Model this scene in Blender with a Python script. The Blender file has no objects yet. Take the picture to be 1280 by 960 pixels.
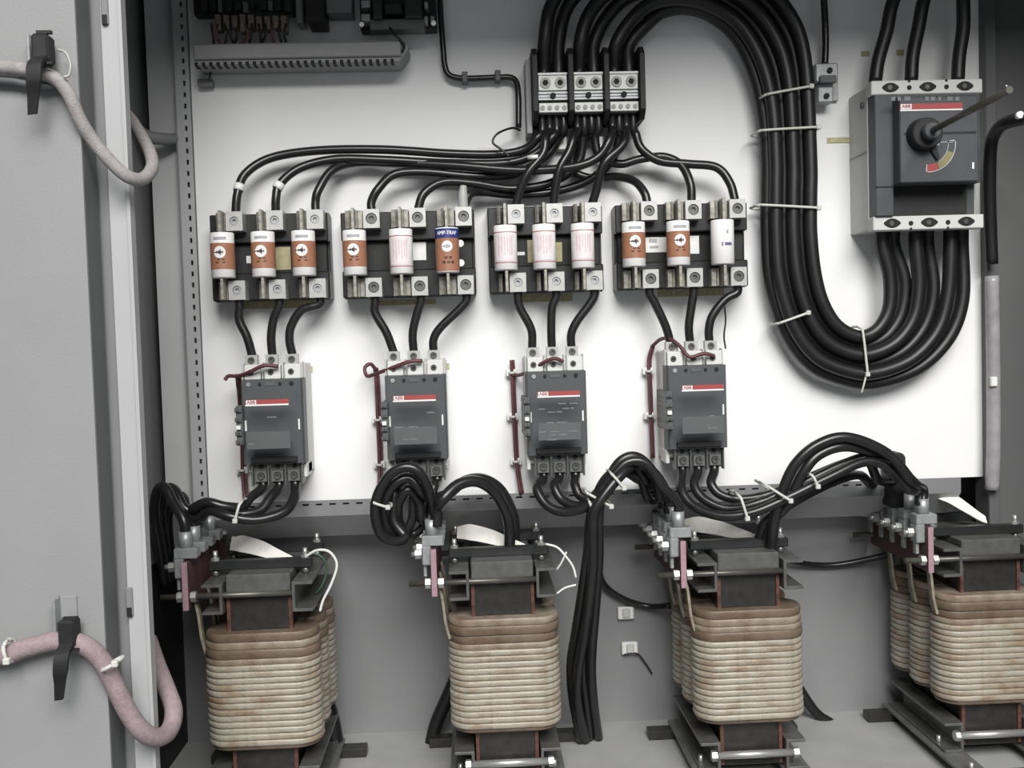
import bpy, bmesh, math, random
from mathutils import Vector, Matrix
random.seed(7)
SC = bpy.context.scene
COL = SC.collection

# ------------------------------------------------------------------ camera
F = 1250.0                      # focal length in pixels of the 1280x960 frame
CAM = Vector((0.0, -1.25, 0.525))
YAW, PITCH, ROLL = 0.0400, 0.0435, 0.0300
_r0 = Vector((math.cos(YAW), -math.sin(YAW), 0))
FWD = Vector((math.sin(YAW)*math.cos(PITCH), math.cos(YAW)*math.cos(PITCH), -math.sin(PITCH)))
_u0 = _r0.cross(FWD)
RGT = math.cos(ROLL)*_r0 - math.sin(ROLL)*_u0
UPV = math.sin(ROLL)*_r0 + math.cos(ROLL)*_u0
cd = bpy.data.cameras.new('camera'); cam = bpy.data.objects.new('camera', cd); COL.objects.link(cam)
cd.sensor_width = 36.0; cd.lens = 36.0*F/1280.0; cd.clip_start = 0.02
M3 = Matrix((RGT, UPV, -FWD)).transposed()
cam.matrix_world = Matrix.Translation(CAM) @ M3.to_4x4()
SC.camera = cam

# ------------------------------------------------------------------ light, sky, exposure
w = bpy.data.worlds.new('room'); SC.world = w; w.use_nodes = True
w.node_tree.nodes['Background'].inputs[0].default_value = (0.95, 0.98, 1.0, 1)
w.node_tree.nodes['Background'].inputs[1].default_value = 0.26
def area(name, loc, target, sx, sy, power, col=(1, 1, 1)):
    d = bpy.data.lights.new(name, 'AREA'); d.shape = 'RECTANGLE'; d.size = sx; d.size_y = sy
    d.energy = power; d.color = col
    o = bpy.data.objects.new(name, d); COL.objects.link(o); o.location = loc
    o.rotation_euler = (Vector(target)-Vector(loc)).to_track_quat('-Z', 'Y').to_euler()
    return o
area('ceiling_lamp', (0.34, -3.45, 2.3), (0.34, -3.45, 0.0), 2.0, 3.2, 352, (1.0, 0.99, 0.96))
SC.view_settings.view_transform = 'Standard'; SC.view_settings.look = 'None'
SC.view_settings.exposure = 0.0; SC.view_settings.gamma = 1.0
SC.view_settings.use_curve_mapping = False

# ------------------------------------------------------------------ photo measuring
def ray(px, py):
    return FWD + RGT*((px-640)/F) - UPV*((py-480)/F)
def P(px, py, Y=0.0):
    d = ray(px, py); t = (Y-CAM.y)/d.y
    return CAM + d*t
def PZ(px, py, Z):
    d = ray(px, py); t = (Z-CAM.z)/d.z
    return CAM + d*t

# ------------------------------------------------------------------ materials
MATS = {}
def mat(name, col, rough=0.5, metal=0.0, var=0.06, scale=60.0, bump=0.0, col2=None, spec=0.5, bscale=None, trans=0.0):
    if name in MATS: return MATS[name]
    m = bpy.data.materials.new(name); m.use_nodes = True; nt = m.node_tree; N = nt.nodes; L = nt.links
    b = N['Principled BSDF']; b.inputs['Roughness'].default_value = rough; b.inputs['Metallic'].default_value = metal
    b.inputs['Specular IOR Level'].default_value = spec
    if trans: b.inputs['Transmission Weight'].default_value = trans
    tc = N.new('ShaderNodeTexCoord'); nz = N.new('ShaderNodeTexNoise'); nz.inputs['Scale'].default_value = scale
    nz.inputs['Detail'].default_value = 5.0
    L.new(tc.outputs['Object'], nz.inputs['Vector'])
    r = N.new('ShaderNodeValToRGB')
    c2 = col2 if col2 else tuple(max(0, c*(1-var*2)) for c in col)
    r.color_ramp.elements[0].position = 0.3; r.color_ramp.elements[1].position = 0.7
    r.color_ramp.elements[0].color = (*c2, 1); r.color_ramp.elements[1].color = (*col, 1)
    L.new(nz.outputs['Fac'], r.inputs['Fac']); L.new(r.outputs['Color'], b.inputs['Base Color'])
    if bump:
        n2 = N.new('ShaderNodeTexNoise'); n2.inputs['Scale'].default_value = bscale or scale*4
        L.new(tc.outputs['Object'], n2.inputs['Vector'])
        bp = N.new('ShaderNodeBump'); bp.inputs['Strength'].default_value = bump; bp.inputs['Distance'].default_value = 0.002
        L.new(n2.outputs['Fac'], bp.inputs['Height']); L.new(bp.outputs['Normal'], b.inputs['Normal'])
    MATS[name] = m; return m
WHITE_PLATE = mat('white_enamel', (0.84, 0.84, 0.845), 0.45, var=0.015, scale=9)
GREY_PAINT = mat('grey_cabinet_paint', (0.265, 0.268, 0.272), 0.5, var=0.03, scale=12, bump=0.08, bscale=500)
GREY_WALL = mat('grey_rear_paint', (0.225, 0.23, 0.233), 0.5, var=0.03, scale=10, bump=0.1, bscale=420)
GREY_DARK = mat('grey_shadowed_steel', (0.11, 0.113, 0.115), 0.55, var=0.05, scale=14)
POST = mat('pale_post_paint', (0.40, 0.405, 0.412), 0.45, var=0.03, scale=12)
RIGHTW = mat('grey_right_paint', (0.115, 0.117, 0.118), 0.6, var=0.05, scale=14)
LIGHTP = mat('light_inner_paint', (0.52, 0.525, 0.53), 0.5, var=0.03, scale=12)
GREY_SIDE = mat('grey_side_paint', (0.20, 0.203, 0.207), 0.55, var=0.04, scale=14)
FLOOR_M = mat('grey_floor_paint', (0.37, 0.37, 0.37), 0.55, var=0.06, scale=25, bump=0.1, bscale=300)
CABLE = mat('black_cable_rubber', (0.016, 0.016, 0.017), 0.29, var=0.15, scale=90)
CABLE_B = mat('heavy_black_cable', (0.012, 0.012, 0.013), 0.42, var=0.15, scale=60)
GREYCABLE = mat('grey_cable_sheath', (0.42, 0.42, 0.40), 0.5)
PINK = mat('pink_braided_sleeve', (0.32, 0.245, 0.262), 0.75, var=0.12, scale=220, bump=0.4, bscale=900)
PINKG = mat('grey_pink_sleeve', (0.33, 0.305, 0.305), 0.75, var=0.12, scale=220, bump=0.4, bscale=900)
RED_W = mat('dark_red_wire', (0.13, 0.045, 0.05), 0.5, var=0.2)
WHITE_W = mat('white_wire', (0.75, 0.75, 0.73), 0.5)
GREEN_W = mat('dark_green_wire', (0.05, 0.10, 0.06), 0.5)
BLACKP = mat('black_phenolic', (0.020, 0.021, 0.022), 0.35, var=0.2, scale=120)
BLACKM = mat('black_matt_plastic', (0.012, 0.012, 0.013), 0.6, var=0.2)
SHADED_LUG = mat('shaded_tinned_block', (0.40, 0.40, 0.39), 0.42, 0.4, var=0.08, scale=140)  # tinned lug colour darkened for the shade near the plate top
LUG = mat('tinned_aluminium', (0.50, 0.50, 0.485), 0.4, 0.4, var=0.06, scale=140)
LUGD = mat('dull_zinc_lug', (0.40, 0.41, 0.42), 0.45, 0.5, var=0.12, scale=140)
CLIP = mat('aged_clip_copper', (0.42, 0.40, 0.35), 0.4, 0.35, var=0.25, scale=180)
SCREW = mat('screw_socket', (0.16, 0.16, 0.15), 0.4, 0.7, var=0.2)
HOLE = mat('socket_black', (0.006, 0.006, 0.006), 0.7)
BOLT = mat('bright_zinc_bolt', (0.55, 0.55, 0.54), 0.34, 0.7)
FWHITE = mat('fuse_white_paper', (0.80, 0.79, 0.79), 0.5, var=0.02, scale=80)
FPINK = mat('fuse_pale_print', (0.74, 0.63, 0.66), 0.5, col2=(0.78, 0.74, 0.75), scale=240)
FORANGE = mat('fuse_orange_label', (0.36, 0.165, 0.097), 0.5, var=0.06, scale=160)
FBLUE = mat('fuse_blue_band', (0.03, 0.045, 0.22), 0.4, var=0.1)
FRED = mat('fuse_red_line', (0.45, 0.12, 0.11), 0.5)
PRINT = mat('dark_print', (0.03, 0.03, 0.035), 0.5)
GPRINT = mat('grey_print', (0.42, 0.42, 0.45), 0.5)
PPRINT = mat('violet_print', (0.16, 0.14, 0.24), 0.5)
STICK_W = mat('white_sticker', (0.78, 0.78, 0.77), 0.5, var=0.02)
STICK_Y = mat('yellowed_sticker', (0.46, 0.42, 0.24), 0.6, var=0.12, scale=90)
PLATE_Y = mat('yellow_marker_tape', (0.56, 0.53, 0.32), 0.6, col2=(0.38, 0.35, 0.20), scale=260)
CBODY = mat('contactor_dark_grey', (0.072, 0.077, 0.084), 0.5, var=0.06, scale=70)
CCOVER = mat('contactor_cover_grey', (0.085, 0.091, 0.099), 0.45, var=0.05, scale=70)
CAUX = mat('aux_block_grey', (0.10, 0.104, 0.108), 0.5)
CBASE = mat('contactor_pale_base', (0.66, 0.66, 0.64), 0.5, var=0.02)
CSMOKE = mat('smoky_terminal_shroud', (0.12, 0.125, 0.12), 0.4)
RED_B = mat('red_brand_stripe', (0.36, 0.06, 0.06), 0.45, var=0.05)
WHITE_B = mat('white_brand_print', (0.80, 0.79, 0.79), 0.5, var=0.01)
FAINT = mat('faint_grey_print', (0.20, 0.21, 0.22), 0.5, var=0.2, scale=500)
BFACE = mat('breaker_face_grey', (0.062, 0.066, 0.073), 0.5, var=0.06, scale=70)
BBASE = mat('breaker_pale_case', (0.50, 0.50, 0.49), 0.5, var=0.03)
BTERM = mat('breaker_terminal_cover', (0.60, 0.60, 0.58), 0.5, var=0.03)
ROD = mat('grey_steel_rod', (0.13, 0.125, 0.11), 0.4, 0.6, var=0.15)
YEL = mat('yellow_scale_print', (0.24, 0.215, 0.10), 0.5)
STEEL = mat('dark_varnished_steel', (0.042, 0.041, 0.039), 0.36, 0.3, var=0.2, scale=90)
STEELT = mat('grey_clamp_steel', (0.17, 0.17, 0.165), 0.38, 0.5, var=0.15, scale=80)
RUST = mat('red_brown_varnish', (0.13, 0.055, 0.04), 0.5, var=0.3, scale=120)
LEAD = mat('stained_lead_tape', (0.32, 0.28, 0.21), 0.5, var=0.25, scale=90)
GPO = mat('pink_fibre_board', (0.38, 0.235, 0.28), 0.6, var=0.12, scale=160)
GPOF = mat('maroon_fibre_board', (0.11, 0.05, 0.056), 0.6, var=0.15, scale=160)
FOOT = mat('dull_grey_foot', (0.15, 0.15, 0.145), 0.5, 0.1, var=0.15, scale=80)
GROOVE = mat('dark_varnish_groove', (0.10, 0.06, 0.04), 0.5)
SLEEVE = mat('white_glass_sleeve', (0.80, 0.79, 0.74), 0.65, var=0.05, scale=120, bump=0.2)
BROWN = mat('brown_varnished_wrap', (0.165, 0.125, 0.090), 0.45, col2=(0.095, 0.062, 0.043), scale=45, bump=0.2)
BROWN2 = mat('pale_stained_wrap', (0.29, 0.25, 0.20), 0.45, col2=(0.165, 0.115, 0.078), scale=55, bump=0.2)
TIE = mat('natural_nylon_tie', (0.58, 0.58, 0.54), 0.5)
TUBE_M = mat('milky_conduit', (0.36, 0.35, 0.36), 0.25, var=0.15, scale=60)
BOARD = mat('green_black_board', (0.014, 0.026, 0.018), 0.5, var=0.4, scale=120)
TAN = mat('tan_connector', (0.22, 0.19, 0.15), 0.6, var=0.25, scale=120)
DUCT = mat('grey_duct_plastic', (0.27, 0.275, 0.275), 0.55, var=0.04, scale=60)

def winding_material():
    m = bpy.data.materials.new('glass_taped_winding'); m.use_nodes = True; nt = m.node_tree; N = nt.nodes; L = nt.links
    b = N['Principled BSDF']; b.inputs['Roughness'].default_value = 0.38
    tc = N.new('ShaderNodeTexCoord'); oi = N.new('ShaderNodeObjectInfo')
    add = N.new('ShaderNodeVectorMath'); add.operation = 'ADD'
    mul = N.new('ShaderNodeVectorMath'); mul.operation = 'SCALE'; mul.inputs['Scale'].default_value = 3.0
    L.new(oi.outputs['Location'], mul.inputs[0]); L.new(tc.outputs['Object'], add.inputs[0]); L.new(mul.outputs[0], add.inputs[1])
    n1 = N.new('ShaderNodeTexNoise'); n1.inputs['Scale'].default_value = 30; n1.inputs['Detail'].default_value = 6
    L.new(add.outputs[0], n1.inputs['Vector'])
    r = N.new('ShaderNodeValToRGB'); e = r.color_ramp.elements
    e[0].position = 0.30; e[0].color = (0.24, 0.18, 0.12, 1)
    e[1].position = 0.52; e[1].color = (0.345, 0.315, 0.26, 1)
    L.new(n1.outputs['Fac'], r.inputs['Fac'])
    # darker varnish lines where one turn meets the next (a stain that stays put)
    n2 = N.new('ShaderNodeTexNoise'); n2.inputs['Scale'].default_value = 160; n2.inputs['Detail'].default_value = 3
    L.new(tc.outputs['Object'], n2.inputs['Vector'])
    mx = N.new('ShaderNodeMixRGB'); mx.blend_type = 'MULTIPLY'; mx.inputs[0].default_value = 0.35
    L.new(r.outputs['Color'], mx.inputs[1]); L.new(n2.outputs['Color'], mx.inputs[2])
    L.new(r.outputs['Color'], mx.inputs[1]); 
    r2 = N.new('ShaderNodeValToRGB'); r2.color_ramp.elements[0].position = 0.3; r2.color_ramp.elements[1].position = 0.5
    r2.color_ramp.elements[0].color = (0.45, 0.36, 0.27, 1); r2.color_ramp.elements[1].color = (1, 1, 1, 1)
    L.new(n2.outputs['Fac'], r2.inputs['Fac']); L.new(r2.outputs['Color'], mx.inputs[2])
    L.new(mx.outputs[0], b.inputs['Base Color'])
    bp = N.new('ShaderNodeBump'); bp.inputs['Strength'].default_value = 0.25; bp.inputs['Distance'].default_value = 0.002
    L.new(n2.outputs['Fac'], bp.inputs['Height']); L.new(bp.outputs['Normal'], b.inputs['Normal'])
    return m
WIND = winding_material()

# ------------------------------------------------------------------ mesh builder
def crom(pts, n=7):
    out = []
    q = [pts[0]*2-pts[1]] + list(pts) + [pts[-1]*2-pts[-2]]
    for i in range(1, len(q)-2):
        p0, p1, p2, p3 = q[i-1], q[i], q[i+1], q[i+2]
        for k in range(n):
            t = k/n
            out.append(0.5*((2*p1)+(p2-p0)*t+(2*p0-5*p1+4*p2-p3)*t*t+(3*p1-p0-3*p2+p3)*t**3))
    out.append(pts[-1].copy()); return out
class MB:
    def __init__(s): s.v = []; s.f = []; s.sm = []
    def add(s, vs, fs, smooth=False):
        k = len(s.v); s.v += [Vector(v) for v in vs]
        for f in fs: s.f.append(tuple(i+k for i in f)); s.sm.append(smooth)
        return s
    def box(s, x0, x1, y0, y1, z0, z1):
        vs = [(x0,y0,z0),(x1,y0,z0),(x1,y1,z0),(x0,y1,z0),(x0,y0,z1),(x1,y0,z1),(x1,y1,z1),(x0,y1,z1)]
        return s.add(vs, [(0,3,2,1),(4,5,6,7),(0,1,5,4),(1,2,6,5),(2,3,7,6),(3,0,4,7)])
    def cbox(s, c, sx, sy, sz):
        return s.box(c[0]-sx/2, c[0]+sx/2, c[1]-sy/2, c[1]+sy/2, c[2]-sz/2, c[2]+sz/2)
    def cyl(s, c, axis, r, h, n=16, r2=None, smooth=True):
        """cylinder centred at c along axis"""
        a = Vector(axis).normalized(); t = Vector((0,0,1)) if abs(a.z) < .9 else Vector((1,0,0))
        u = a.cross(t).normalized(); v = a.cross(u); c = Vector(c); r2 = r if r2 is None else r2
        vs = []
        for rr, hh in ((r, -h/2), (r2, h/2)):
            for k in range(n):
                an = 2*math.pi*k/n; vs.append(c+a*hh+(u*math.cos(an)+v*math.sin(an))*rr)
        s.add(vs, [(k, (k+1) % n, n+(k+1) % n, n+k) for k in range(n)], smooth)
        s.add(vs, [tuple(reversed(range(n))), tuple(range(n, 2*n))], False)
        return s
    def tube(s, pts, r, n=10, flat=None, sub=7, closed=False):
        """swept round tube; r may be a number or one radius per control point"""
        pts = [Vector(p) for p in pts]
        P_ = crom(pts, sub) if sub > 1 else pts
        m = len(P_); tang = []
        for i in range(m):
            if closed: d = P_[(i+1) % m]-P_[i-1]
            else: d = P_[min(i+1, m-1)]-P_[max(i-1, 0)]
            tang.append(d.normalized())
        t = tang[0]; ref = Vector((0,1,0)) if abs(t.y) < .8 else Vector((1,0,0))
        u = (ref - t*ref.dot(t)).normalized(); vs = []
        for i in range(m):
            t = tang[i]; u = (u - t*u.dot(t)).normalized(); v = t.cross(u)
            if isinstance(r, (list, tuple)):
                x = i/(m-1)*(len(r)-1); a = int(min(x, len(r)-2)); rr = r[a]+(r[a+1]-r[a])*(x-a)
            else: rr = r
            for k in range(n):
                an = 2*math.pi*k/n
                vs.append(P_[i]+(u*math.cos(an)*(flat or 1)+v*math.sin(an))*rr)
        fs = []
        for i in range(m if closed else m-1):
            j = (i+1) % m
            for k in range(n):
                fs.append((i*n+k, i*n+(k+1) % n, j*n+(k+1) % n, j*n+k))
        s.add(vs, fs, True)
        if not closed: s.add(vs, [tuple(reversed(range(n))), tuple((m-1)*n+k for k in range(n))], False)
        return s
    def extr(s, poly, axis, a0, a1):
        """prism of a 2D outline: axis 'x' (outline y,z), 'y' (outline x,z), 'z' (outline x,y)"""
        def pt(p, a):
            return {'x': (a, p[0], p[1]), 'y': (p[0], a, p[1]), 'z': (p[0], p[1], a)}[axis]
        n = len(poly); vs = [pt(p, a0) for p in poly]+[pt(p, a1) for p in poly]
        return s.add(vs, [tuple(range(n)), tuple(range(2*n-1, n-1, -1))]+[(k, n+k, n+(k+1) % n, (k+1) % n) for k in range(n)])
    def ribbon(s, pts, side, widths, th, sub=6):
        pts = [Vector(p) for p in pts]; P_ = crom(pts, sub); m = len(P_); side = Vector(side).normalized(); vs = []
        for i in range(m):
            d = (P_[min(i+1, m-1)]-P_[max(i-1, 0)]).normalized(); nrm = d.cross(side).normalized()
            x = i/(m-1)*(len(widths)-1); a = int(min(x, len(widths)-2)); ww = widths[a]+(widths[a+1]-widths[a])*(x-a)
            for sx, sn in ((-1,-1),(1,-1),(1,1),(-1,1)):
                vs.append(P_[i]+side*sx*ww/2+nrm*sn*th/2)
        fs = [(i*4+k, i*4+(k+1) % 4, i*4+4+(k+1) % 4, i*4+4+k) for i in range(m-1) for k in range(4)]
        s.add(vs, fs, False); s.add(vs, [(3,2,1,0), tuple((m-1)*4+k for k in range(4))], False)
        return s
    def cpatch(s, c, r, th0, th1, z0, z1, n=14):
        """curved label on an upright cylinder at c; angle 0 faces the viewer (-Y)"""
        vs = []
        for k in range(n+1):
            a = th0+(th1-th0)*k/n
            for z in (z0, z1): vs.append((c[0]+r*math.sin(a), c[1]-r*math.cos(a), z))
        return s.add(vs, [(2*k, 2*k+2, 2*k+3, 2*k+1) for k in range(n)], True)
    def cdisc(s, c, r, th, z, rad, n=18, inner=0.0):
        vs = []; fs = []
        for k in range(n):
            a = 2*math.pi*k/n
            for rr in (inner, rad):
                t = th+rr*math.cos(a)/r
                vs.append((c[0]+r*math.sin(t), c[1]-r*math.cos(t), z+rr*math.sin(a)))
        for k in range(n):
            j = (k+1) % n; fs.append((2*k, 2*k+1, 2*j+1, 2*j) if inner > 0 else (2*k, 2*k+1, 2*j+1))
        return s.add(vs, fs, True)
    def mesh(s, name, bevel=0.0, origin=None, recalc=True):
        me = bpy.data.meshes.new(name); o = Vector(origin) if origin is not None else Vector()
        me.from_pydata([tuple(v-o) for v in s.v], [], s.f); me.update()
        for p, sm in zip(me.polygons, s.sm): p.use_smooth = sm
        if bevel or recalc:
            bm = bmesh.new(); bm.from_mesh(me)
            bmesh.ops.remove_doubles(bm, verts=bm.verts, dist=1e-6)
            bmesh.ops.recalc_face_normals(bm, faces=bm.faces)
            if bevel:
                ed = [e for e in bm.edges if len(e.link_faces) == 2 and e.calc_face_angle(0) > 0.6]
                bmesh.ops.bevel(bm, geom=ed, offset=bevel, segments=1, affect='EDGES', clamp_overlap=True)
            bm.to_mesh(me); bm.free()
        return me

WL = {}                                   # world position of every object built
def link(o, world, parent=None):
    COL.objects.link(o); WL[o.name] = Vector(world)
    if parent is not None:
        o.parent = parent; o.location = Vector(world)-WL[parent.name]
    else: o.location = world
    return o
def tag(o, label=None, cat=None, group=None, kind=None):
    if label: o['label'] = label
    if cat: o['category'] = cat
    if group: o['group'] = group
    if kind: o['kind'] = kind
    return o
def thing(name, loc, label, cat, group=None):
    return tag(link(bpy.data.objects.new(name, None), loc), label, cat, group)
def part(name, mb, m, parent=None, bevel=0.0, label=None, kind=None, origin=None):
    """one mesh; vertices are given in world space and stored about the object's own origin"""
    if origin is None:
        xs = [v.x for v in mb.v]; ys = [v.y for v in mb.v]; zs = [v.z for v in mb.v]
        origin = Vector(((min(xs)+max(xs))/2, (min(ys)+max(ys))/2, min(zs)))
    me = mb.mesh(name, bevel, origin); me.materials.append(m)
    o = link(bpy.data.objects.new(name, me), origin, parent)
    if label: o['label'] = label
    if kind: o['kind'] = kind
    return o
def solo(name, mb, m, label, cat, group=None, bevel=0.0, kind=None):
    return tag(part(name, mb, m, None, bevel), label, cat, group, kind)
def inst(name, me, world, parent=None, label=None):
    o = link(bpy.data.objects.new(name, me), world, parent)
    if label: o['label'] = label
    return o
def shared(mb, name, m, bevel=0.0):
    me = mb.mesh(name, bevel); me.materials.append(m); return me
def text_mb(txt, size, center, mb=None, bold=0.0, stretch=1.0):
    """flat lettering facing the viewer, centred at a world point"""
    cu = bpy.data.curves.new('txt', 'FONT'); cu.body = txt; cu.size = size; cu.align_x = 'CENTER'; cu.align_y = 'CENTER'
    cu.offset = 0.0; cu.resolution_u = 4; cu.extrude = 0.0002
    ob = bpy.data.objects.new('txt', cu); COL.objects.link(ob)
    dg = bpy.context.evaluated_depsgraph_get(); me = bpy.data.meshes.new_from_object(ob.evaluated_get(dg))
    mb = mb or MB(); c = Vector(center)
    for k in ((-1, 1) if bold else (0,)):
        mb.add([c+Vector((v.co.x*stretch+k*bold*.6, -v.co.z-k*.00003, v.co.y)) for v in me.vertices], [tuple(p.vertices) for p in me.polygons])
    bpy.data.objects.remove(ob); bpy.data.curves.remove(cu); bpy.data.meshes.remove(me)
    return mb
def wp(p):
    return Vector(p) if isinstance(p, Vector) else P(*p)
def cable(pts, r, label, group=None, m=CABLE, name='cable', cat='cable', n=10):
    return solo(name, MB().tube([wp(p) for p in pts], r, n), m, label, cat, group)
def tie(a, b, depth, label, group='cable ties', m=TIE, r=0.0016, head=True):
    """nylon strap looped round a bundle: across the front from a to b, then back behind"""
    A, B_ = wp(a), wp(b); d = (B_-A); back = Vector((0, depth, 0)); e = d.normalized()*0.003
    loop = [A, A+d*.33+Vector((0,-.0015,0)), A+d*.66+Vector((0,-.0015,0)), B_, B_+e+back*.5, B_+back, A+d*.5+back*1.05, A+back, A-e+back*.5]
    mb = MB(); mb.tube(loop, r, 8, sub=4, closed=False)
    mb.tube([loop[-1], A], r, 8, sub=1)
    root = thing('cable_tie', (A+B_)/2, label, 'cable tie', group)
    part('strap', mb, m, root)
    part('lock_head', MB().cbox(B_+Vector((0,-.001,0)), .0055, .005, .0055), m, root, 0.0008)
    return root

# ================================================================== the setting
YB = 0.09                                   # rear wall behind the mounting plate
def struct(name, mb, m, bevel=0.0, parent=None):
    o = part(name, mb, m, parent, bevel)
    if parent is None: o['kind'] = 'structure'
    return o
xl = P(254, 430, 0).x; xs1 = P(233.5, 430, -.012).x; xm = P(198, 430, 0.0).x
xr = P(1227, 430, 0).x; xr2 = P(1252, 430, 0).x
zp0 = P(640, 615, 0).z; zs1 = P(640, 636, -.012).z; zs2 = P(640, 664, 0.0).z
ZTOP = 1.01
struct('wall_back', MB().box(xl-.01, xr+.004, 0.0, 0.004, zp0-.002, ZTOP-.02), WHITE_PLATE)
struct('wall_rear', MB().box(xm-.012, xr2+.3, YB, YB+.004, -.01, ZTOP), GREY_WALL)
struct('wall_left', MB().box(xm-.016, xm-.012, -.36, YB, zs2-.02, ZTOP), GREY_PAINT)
struct('wall_left_lower', MB().box(xm-.016, xm-.012, -.36, YB, -.01, zs2-.02), BLACKM)  # black stands in for the shade low on the left wall
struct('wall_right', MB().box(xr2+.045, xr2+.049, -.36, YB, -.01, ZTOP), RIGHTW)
struct('floor', MB().box(xm-.016, xr2+.05, -.36, YB, -.012, 0.0), FLOOR_M)
struct('ceiling', MB().box(xm-.3, xr2+.3, -.40, YB, ZTOP, ZTOP+.003), GREY_PAINT)
def slotted(x0, x1, z0, z1, y0, y1, slots):
    """frame strip with a row of real slots; slots = list of (x0,x1,z0,z1) holes in one row or column"""
    mb = MB(); vert = (z1-z0) > (x1-x0)
    if vert:
        hx0, hx1 = slots[0][0], slots[0][1]
        mb.box(x0, hx0, y0, y1, z0, z1); mb.box(hx1, x1, y0, y1, z0, z1)
        cur = z0
        for s in slots: mb.box(hx0, hx1, y0, y1, cur, s[2]); cur = s[3]
        mb.box(hx0, hx1, y0, y1, cur, z1)
    else:
        hz0, hz1 = slots[0][2], slots[0][3]
        mb.box(x0, x1, y0, y1, z0, hz0); mb.box(x0, x1, y0, y1, hz1, z1)
        cur = x0
        for s in slots: mb.box(cur, s[0], y0, y1, hz0, hz1); cur = s[1]
        mb.box(cur, x1, y0, y1, hz0, hz1)
    return mb
sl = [(xl-.0075, xl-.0045, z, z+.006) for z in [zp0+.01+i*.0135 for i in range(60)]]
struct('trim_1', slotted(xs1, xl, zs1-.004, ZTOP-.02, -.012, -.0095, sl), POST)
struct('trim_11', MB().box(xs1+.001, xl-.001, -.002, .0, zs1, ZTOP-.02), GREY_DARK)
o = struct('trim_2', MB().box(xm, xs1, 0.004, 0.008, zs2-.01, ZTOP), LIGHTP)
struct('trim_3', MB().box(xs1-.002, xs1, -.012, .006, zs1-.004, ZTOP-.02), GREY_SIDE)
xend = P(1200, 597, -.012).x
sl = [(x, x+.008, zp0-.0062, zp0-.0036) for x in [xl+.05+i*.0165 for i in range(48)]]
struct('trim_4', slotted(xl, xend, zs1, zp0, -.014, -.0115, sl), GREY_SIDE)
struct('trim_5', MB().extr([(-.014, zs1), (-.011, zs1+.001), (.028, zs2+.001), (.028, zs2-.002), (.025, zs2-.002)], 'x', xl-.005, xend), POST)
# right-hand frame post
struct('trim_6', MB().box(xr, xr+.014, -.016, .02, 0.0, ZTOP), GREY_DARK, .001)
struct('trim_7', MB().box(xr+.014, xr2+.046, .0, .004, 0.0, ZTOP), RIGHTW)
# front-left frame post: bright face with a folded lip, set-back strips towards the door
pl, pr = P(145, 430, -.35).x, P(172, 430, -.35).x
zb_, zt_ = -.05, 1.2
struct('trim_8', MB().extr([(pl, -.35), (pr-.003, -.35), (pr-.003, -.353), (pr, -.353), (pr, -.341), (pr-.002, -.341), (pr-.002, -.347), (pl, -.347)], 'z', zb_, zt_), POST)
p2 = P(131, 430, -.345).x
struct('trim_9', MB().box(p2, pl+.001, -.345, -.340, zb_, zt_), GREY_SIDE)
p3 = P(108, 430, -.325).x
struct('trim_10', MB().box(p3-.02, p2+.001, -.327, -.322, zb_, zt_), GREY_DARK)
# lock keep plates on the post
for (px, py, nm) in ((131, 12, 0), (162, 752, 1)):
    c = P(px, py, -.351)
    mb = MB(); mb.cbox(c, .006, .003, .026)
    t = thing('strike_plate', c, ('small steel striker tongue on the bright door post near its top', 'small steel striker tongue low on the bright door post')[nm], 'latch')
    part('plate', mb, GREY_SIDE, t, .0008)
    part('slot', MB().cbox(c+Vector((.0, -.0015, -.009)), .0042, .002, .008), HOLE, t)
# open door, inner face
xd = P(113.6, 430, -.385).x
door = struct('door_1', MB().box(xd-.34, xd, -.385, -.382, zb_, zt_), GREY_PAINT)
part('door_return', MB().box(xd-.003, xd, -.382, -.352, zb_, zt_), GREY_DARK, door)

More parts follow.
